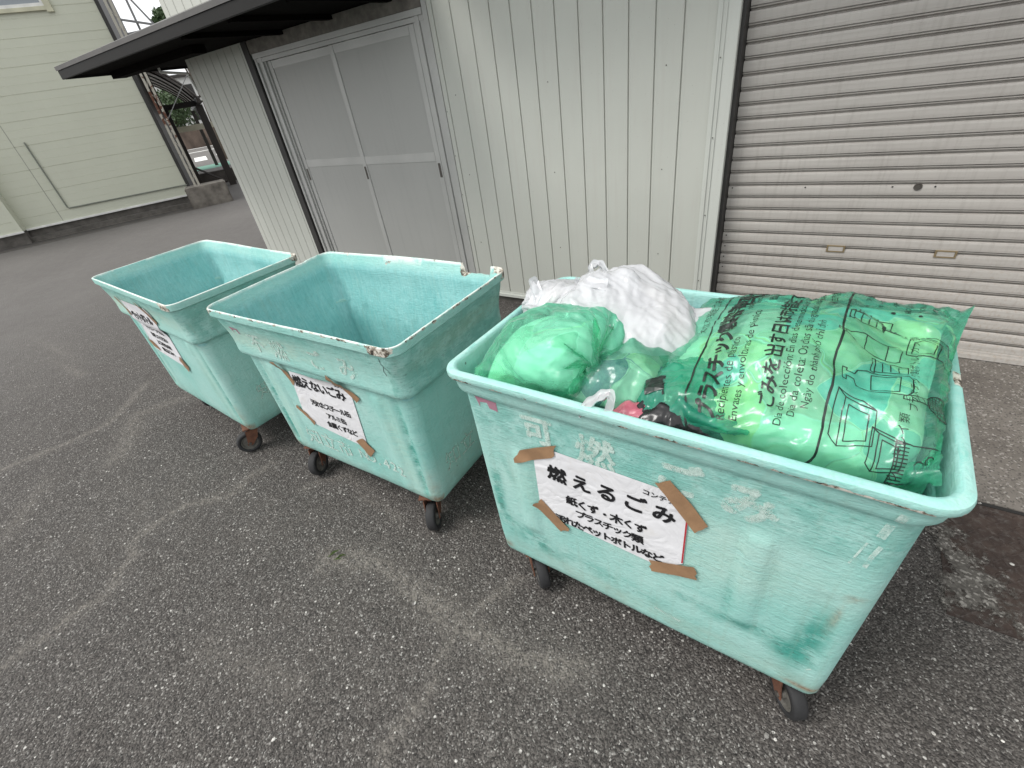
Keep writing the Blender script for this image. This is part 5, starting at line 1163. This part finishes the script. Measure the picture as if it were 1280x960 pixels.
fl.poly([(0.045, -0.030), (0.105, -0.018), (0.115, -0.052), (0.060, -0.065)]); fl.build('neck_printing', M_print, lambda x, y, le=0.0: _sn(-y/0.24, x/0.40, le), bA, 0.008)
# tied green bag at the left end
O = (-0.55, 0.88, 0.95)
ex, ey = plan(-4, 0.02, 0.05)
N_ = (64, 56)
X = pillow(*N_, 0.53, 0.50, ((-0.610, 0.905, 0.990), ex, ey), 0.82, BOX3, 140, 0.0016, 0.0003, seed=4, thick=fill(*N_, 0.26, 0.42, 0.012, 0.0, 0.93),
           gather=[((-8,), (-0.425, 0.860, 1.0), 0.022, 0.7), ((-7,), (-0.420, 0.860, 1.0), 0.020, 0.7)])
XQ = X; X = crumple(X, 0.53, 0.50, 0.0075, 14, lengthwise=True); bB, _ = bag('green_bag', 'knotted green bag stuffed with paper at the left end of the nearest bin', X, M_green2, O)
contents(bB, XQ, M_cont2, 0.036, 5, O, 0.012, 10, 0.935)
# thin green bag with kitchen rubbish in front of it
O = (-0.34, 0.79, 0.93)
X = pillow(52, 44, 0.40, 0.26, ((-0.375, 0.845, 0.97), *plan(4, 0.0, 0.0)), 0.87, BOX3, 120, 0.0014, 0.0003, seed=8, thick=fill(52, 44, 0.15))
XQ = X; X = crumple(X, 0.40, 0.26, 0.007, 15); bC, _ = bag('green_bag', 'flat see-through green bag of kitchen waste at the front, right of the knotted green bag', X, M_green3, O)
contents(bC, XQ, M_cont3, 0.012, 9, O, 0.008, 5)
# white carrier bags
def handle_loop(parent, pts, wd, org, m=None):
    """a carrier bag's handle: a band of film following pts"""
    pts = [Vector(p)-Vector(org) for p in pts]; V = []; F = []
    from mathutils.geometry import interpolate_bezier
    P = []
    for i in range(len(pts)-1):
        p0, p1, p2, p3 = pts[max(i-1, 0)], pts[i], pts[i+1], pts[min(i+2, len(pts)-1)]
        P += list(interpolate_bezier(p1, p1+(p2-p0)/6, p2-(p3-p1)/6, p2, 8))[:-1]
    P.append(pts[-1])
    for i, p in enumerate(P):
        t = (P[min(i+1, len(P)-1)]-P[max(i-1, 0)]).normalized(); sd = t.cross(Vector((0.5, -0.6, 0.6))).normalized()
        for k in range(5): V.append(p+sd*wd*(k/4-0.5)+Vector((0, 0, 0.006*math.cos(k*3.0)+0.003*math.sin(i*1.3+k))))
    for i in range(len(P)-1):
        for k in range(4): F.append((i*5+k, i*5+k+1, (i+1)*5+k+1, (i+1)*5+k))
    return mesh_obj('handle', V, F, m or M_wfilm, parent, True)
def carrier(label, c, w_, h_, ax, th, z0, gt, seed, sub=(58, 54), crease=0.006, name='white_carrier_bag'):
    X = pillow(*sub, w_, h_, (c, *ax), z0, BOX3, 140, 0.0016, 0.0003, seed=seed, thick=fill(*sub, th, 0.40, 0.012, 0.07, 1.0), gather=gt)
    XQ = X; X = crumple(X, w_, h_, 0.0062, seed, n=26, f0=4.5, f1=70, lengthwise=True)
    b_ = bag(name, label, X, M_wfilm, c, seed=seed)[0]
    contents(b_, XQ, M_cont4, 0.03, seed, c, 0.006, 14, 0.93)
    return b_
cD = (-0.385, 1.055, 0.985)
bD = carrier('large white carrier bag with its handle loop standing up, between the green bags', cD, 0.52, 0.48, plan(-48, -0.05, 0.05), 0.24, 0.83, [((6,), (-0.545, 1.200, 1.045), 0.035, 0.6)], 31)
handle_loop(bD, [(-0.550, 1.205, 1.035), (-0.575, 1.215, 1.075), (-0.555, 1.235, 1.085), (-0.53, 1.225, 1.06), (-0.530, 1.195, 1.03)], 0.016, cD)
handle_loop(bD, [(-0.55, 1.195, 1.035), (-0.575, 1.14, 1.06), (-0.535, 1.09, 1.085), (-0.47, 1.09, 1.085)], 0.03, cD)
cE = (-0.625, 1.20, 0.97)
bE = carrier('crumpled white carrier bag against the back rim, left of the bag with the handle loop', cE, 0.38, 0.34, plan(70, 0.12, 0.0), 0.22, 0.84, [((5,), (-0.665, 1.06, 1.03), 0.04, 0.5)], 37)
handle_loop(bE, [(-0.665, 1.06, 1.03), (-0.70, 1.09, 1.07), (-0.715, 1.12, 1.04), (-0.71, 1.14, 0.98)], 0.03, cE)
cF = (-0.205, 1.225, 0.975)
carrier('white bag at the back of the bin, half hidden behind the big printed bag', cF, 0.36, 0.32, plan(10), 0.19, 0.84, (), 41)
cG = (-0.715, 1.09, 0.965)
carrier('small white paper bag standing at the left rim behind the knotted green bag', cG, 0.20, 0.13, plan(75, 0.5, 0.0), 0.06, 0.85, (), 43, (34, 28), 0.003, 'paper_bag')
cH = (-0.335, 0.772, 0.945)
eH = empty('white_carrier_bag', 'white knotted carrier handle poking out at the front rim below the see-through green bag', 'rubbish bag', cH, 0, RG)
handle_loop(eH, [(-0.395, 0.735, 0.930), (-0.36, 0.742, 0.972), (-0.325, 0.752, 0.995), (-0.318, 0.745, 0.975), (-0.330, 0.738, 0.930)], 0.018, cH)
X = pillow(30, 26, 0.13, 0.09, ((-0.275, 0.772, 0.958), *plan(-2)), 0.90, (-0.75, 0.2, 0.752, 1.35), 80, 0.0012, 0.0003, seed=51, thick=fill(30, 26, 0.05))
bag('pink_bag', 'small pink crumpled bag lying at the front of the bin by the black bag', X, M_pfilm, (-0.262, 0.775, 0.96), crease=0.014)

# a few blades of grass in a crack of the asphalt
bm = bmesh.new(); r6 = random.Random(2)
for k in range(4):
    a = r6.uniform(-0.6, 1.2); L_ = r6.uniform(0.02, 0.06); x, y = -1.47+r6.uniform(-.03, .03), 0.49+r6.uniform(-.02, .02)
    d = Vector((math.cos(a), math.sin(a), 0)); p0 = Vector((x, y, 0)); p1 = p0+d*L_*0.5+Vector((0, 0, L_*0.35)); p2 = p0+d*L_+Vector((0, 0, L_*0.15)); n = Vector((-d.y, d.x, 0))*0.0008
    vs = [bm.verts.new(q) for q in (p0-n, p0+n, p1+n, p2, p1-n)]; bm.faces.new(vs)
tag(bm_obj('grass_tuft', bm, simple('dry_grass', (0.11, 0.16, 0.05), 0.7)), 'thin grass blades growing from a dusty crack in the asphalt', 'grass')
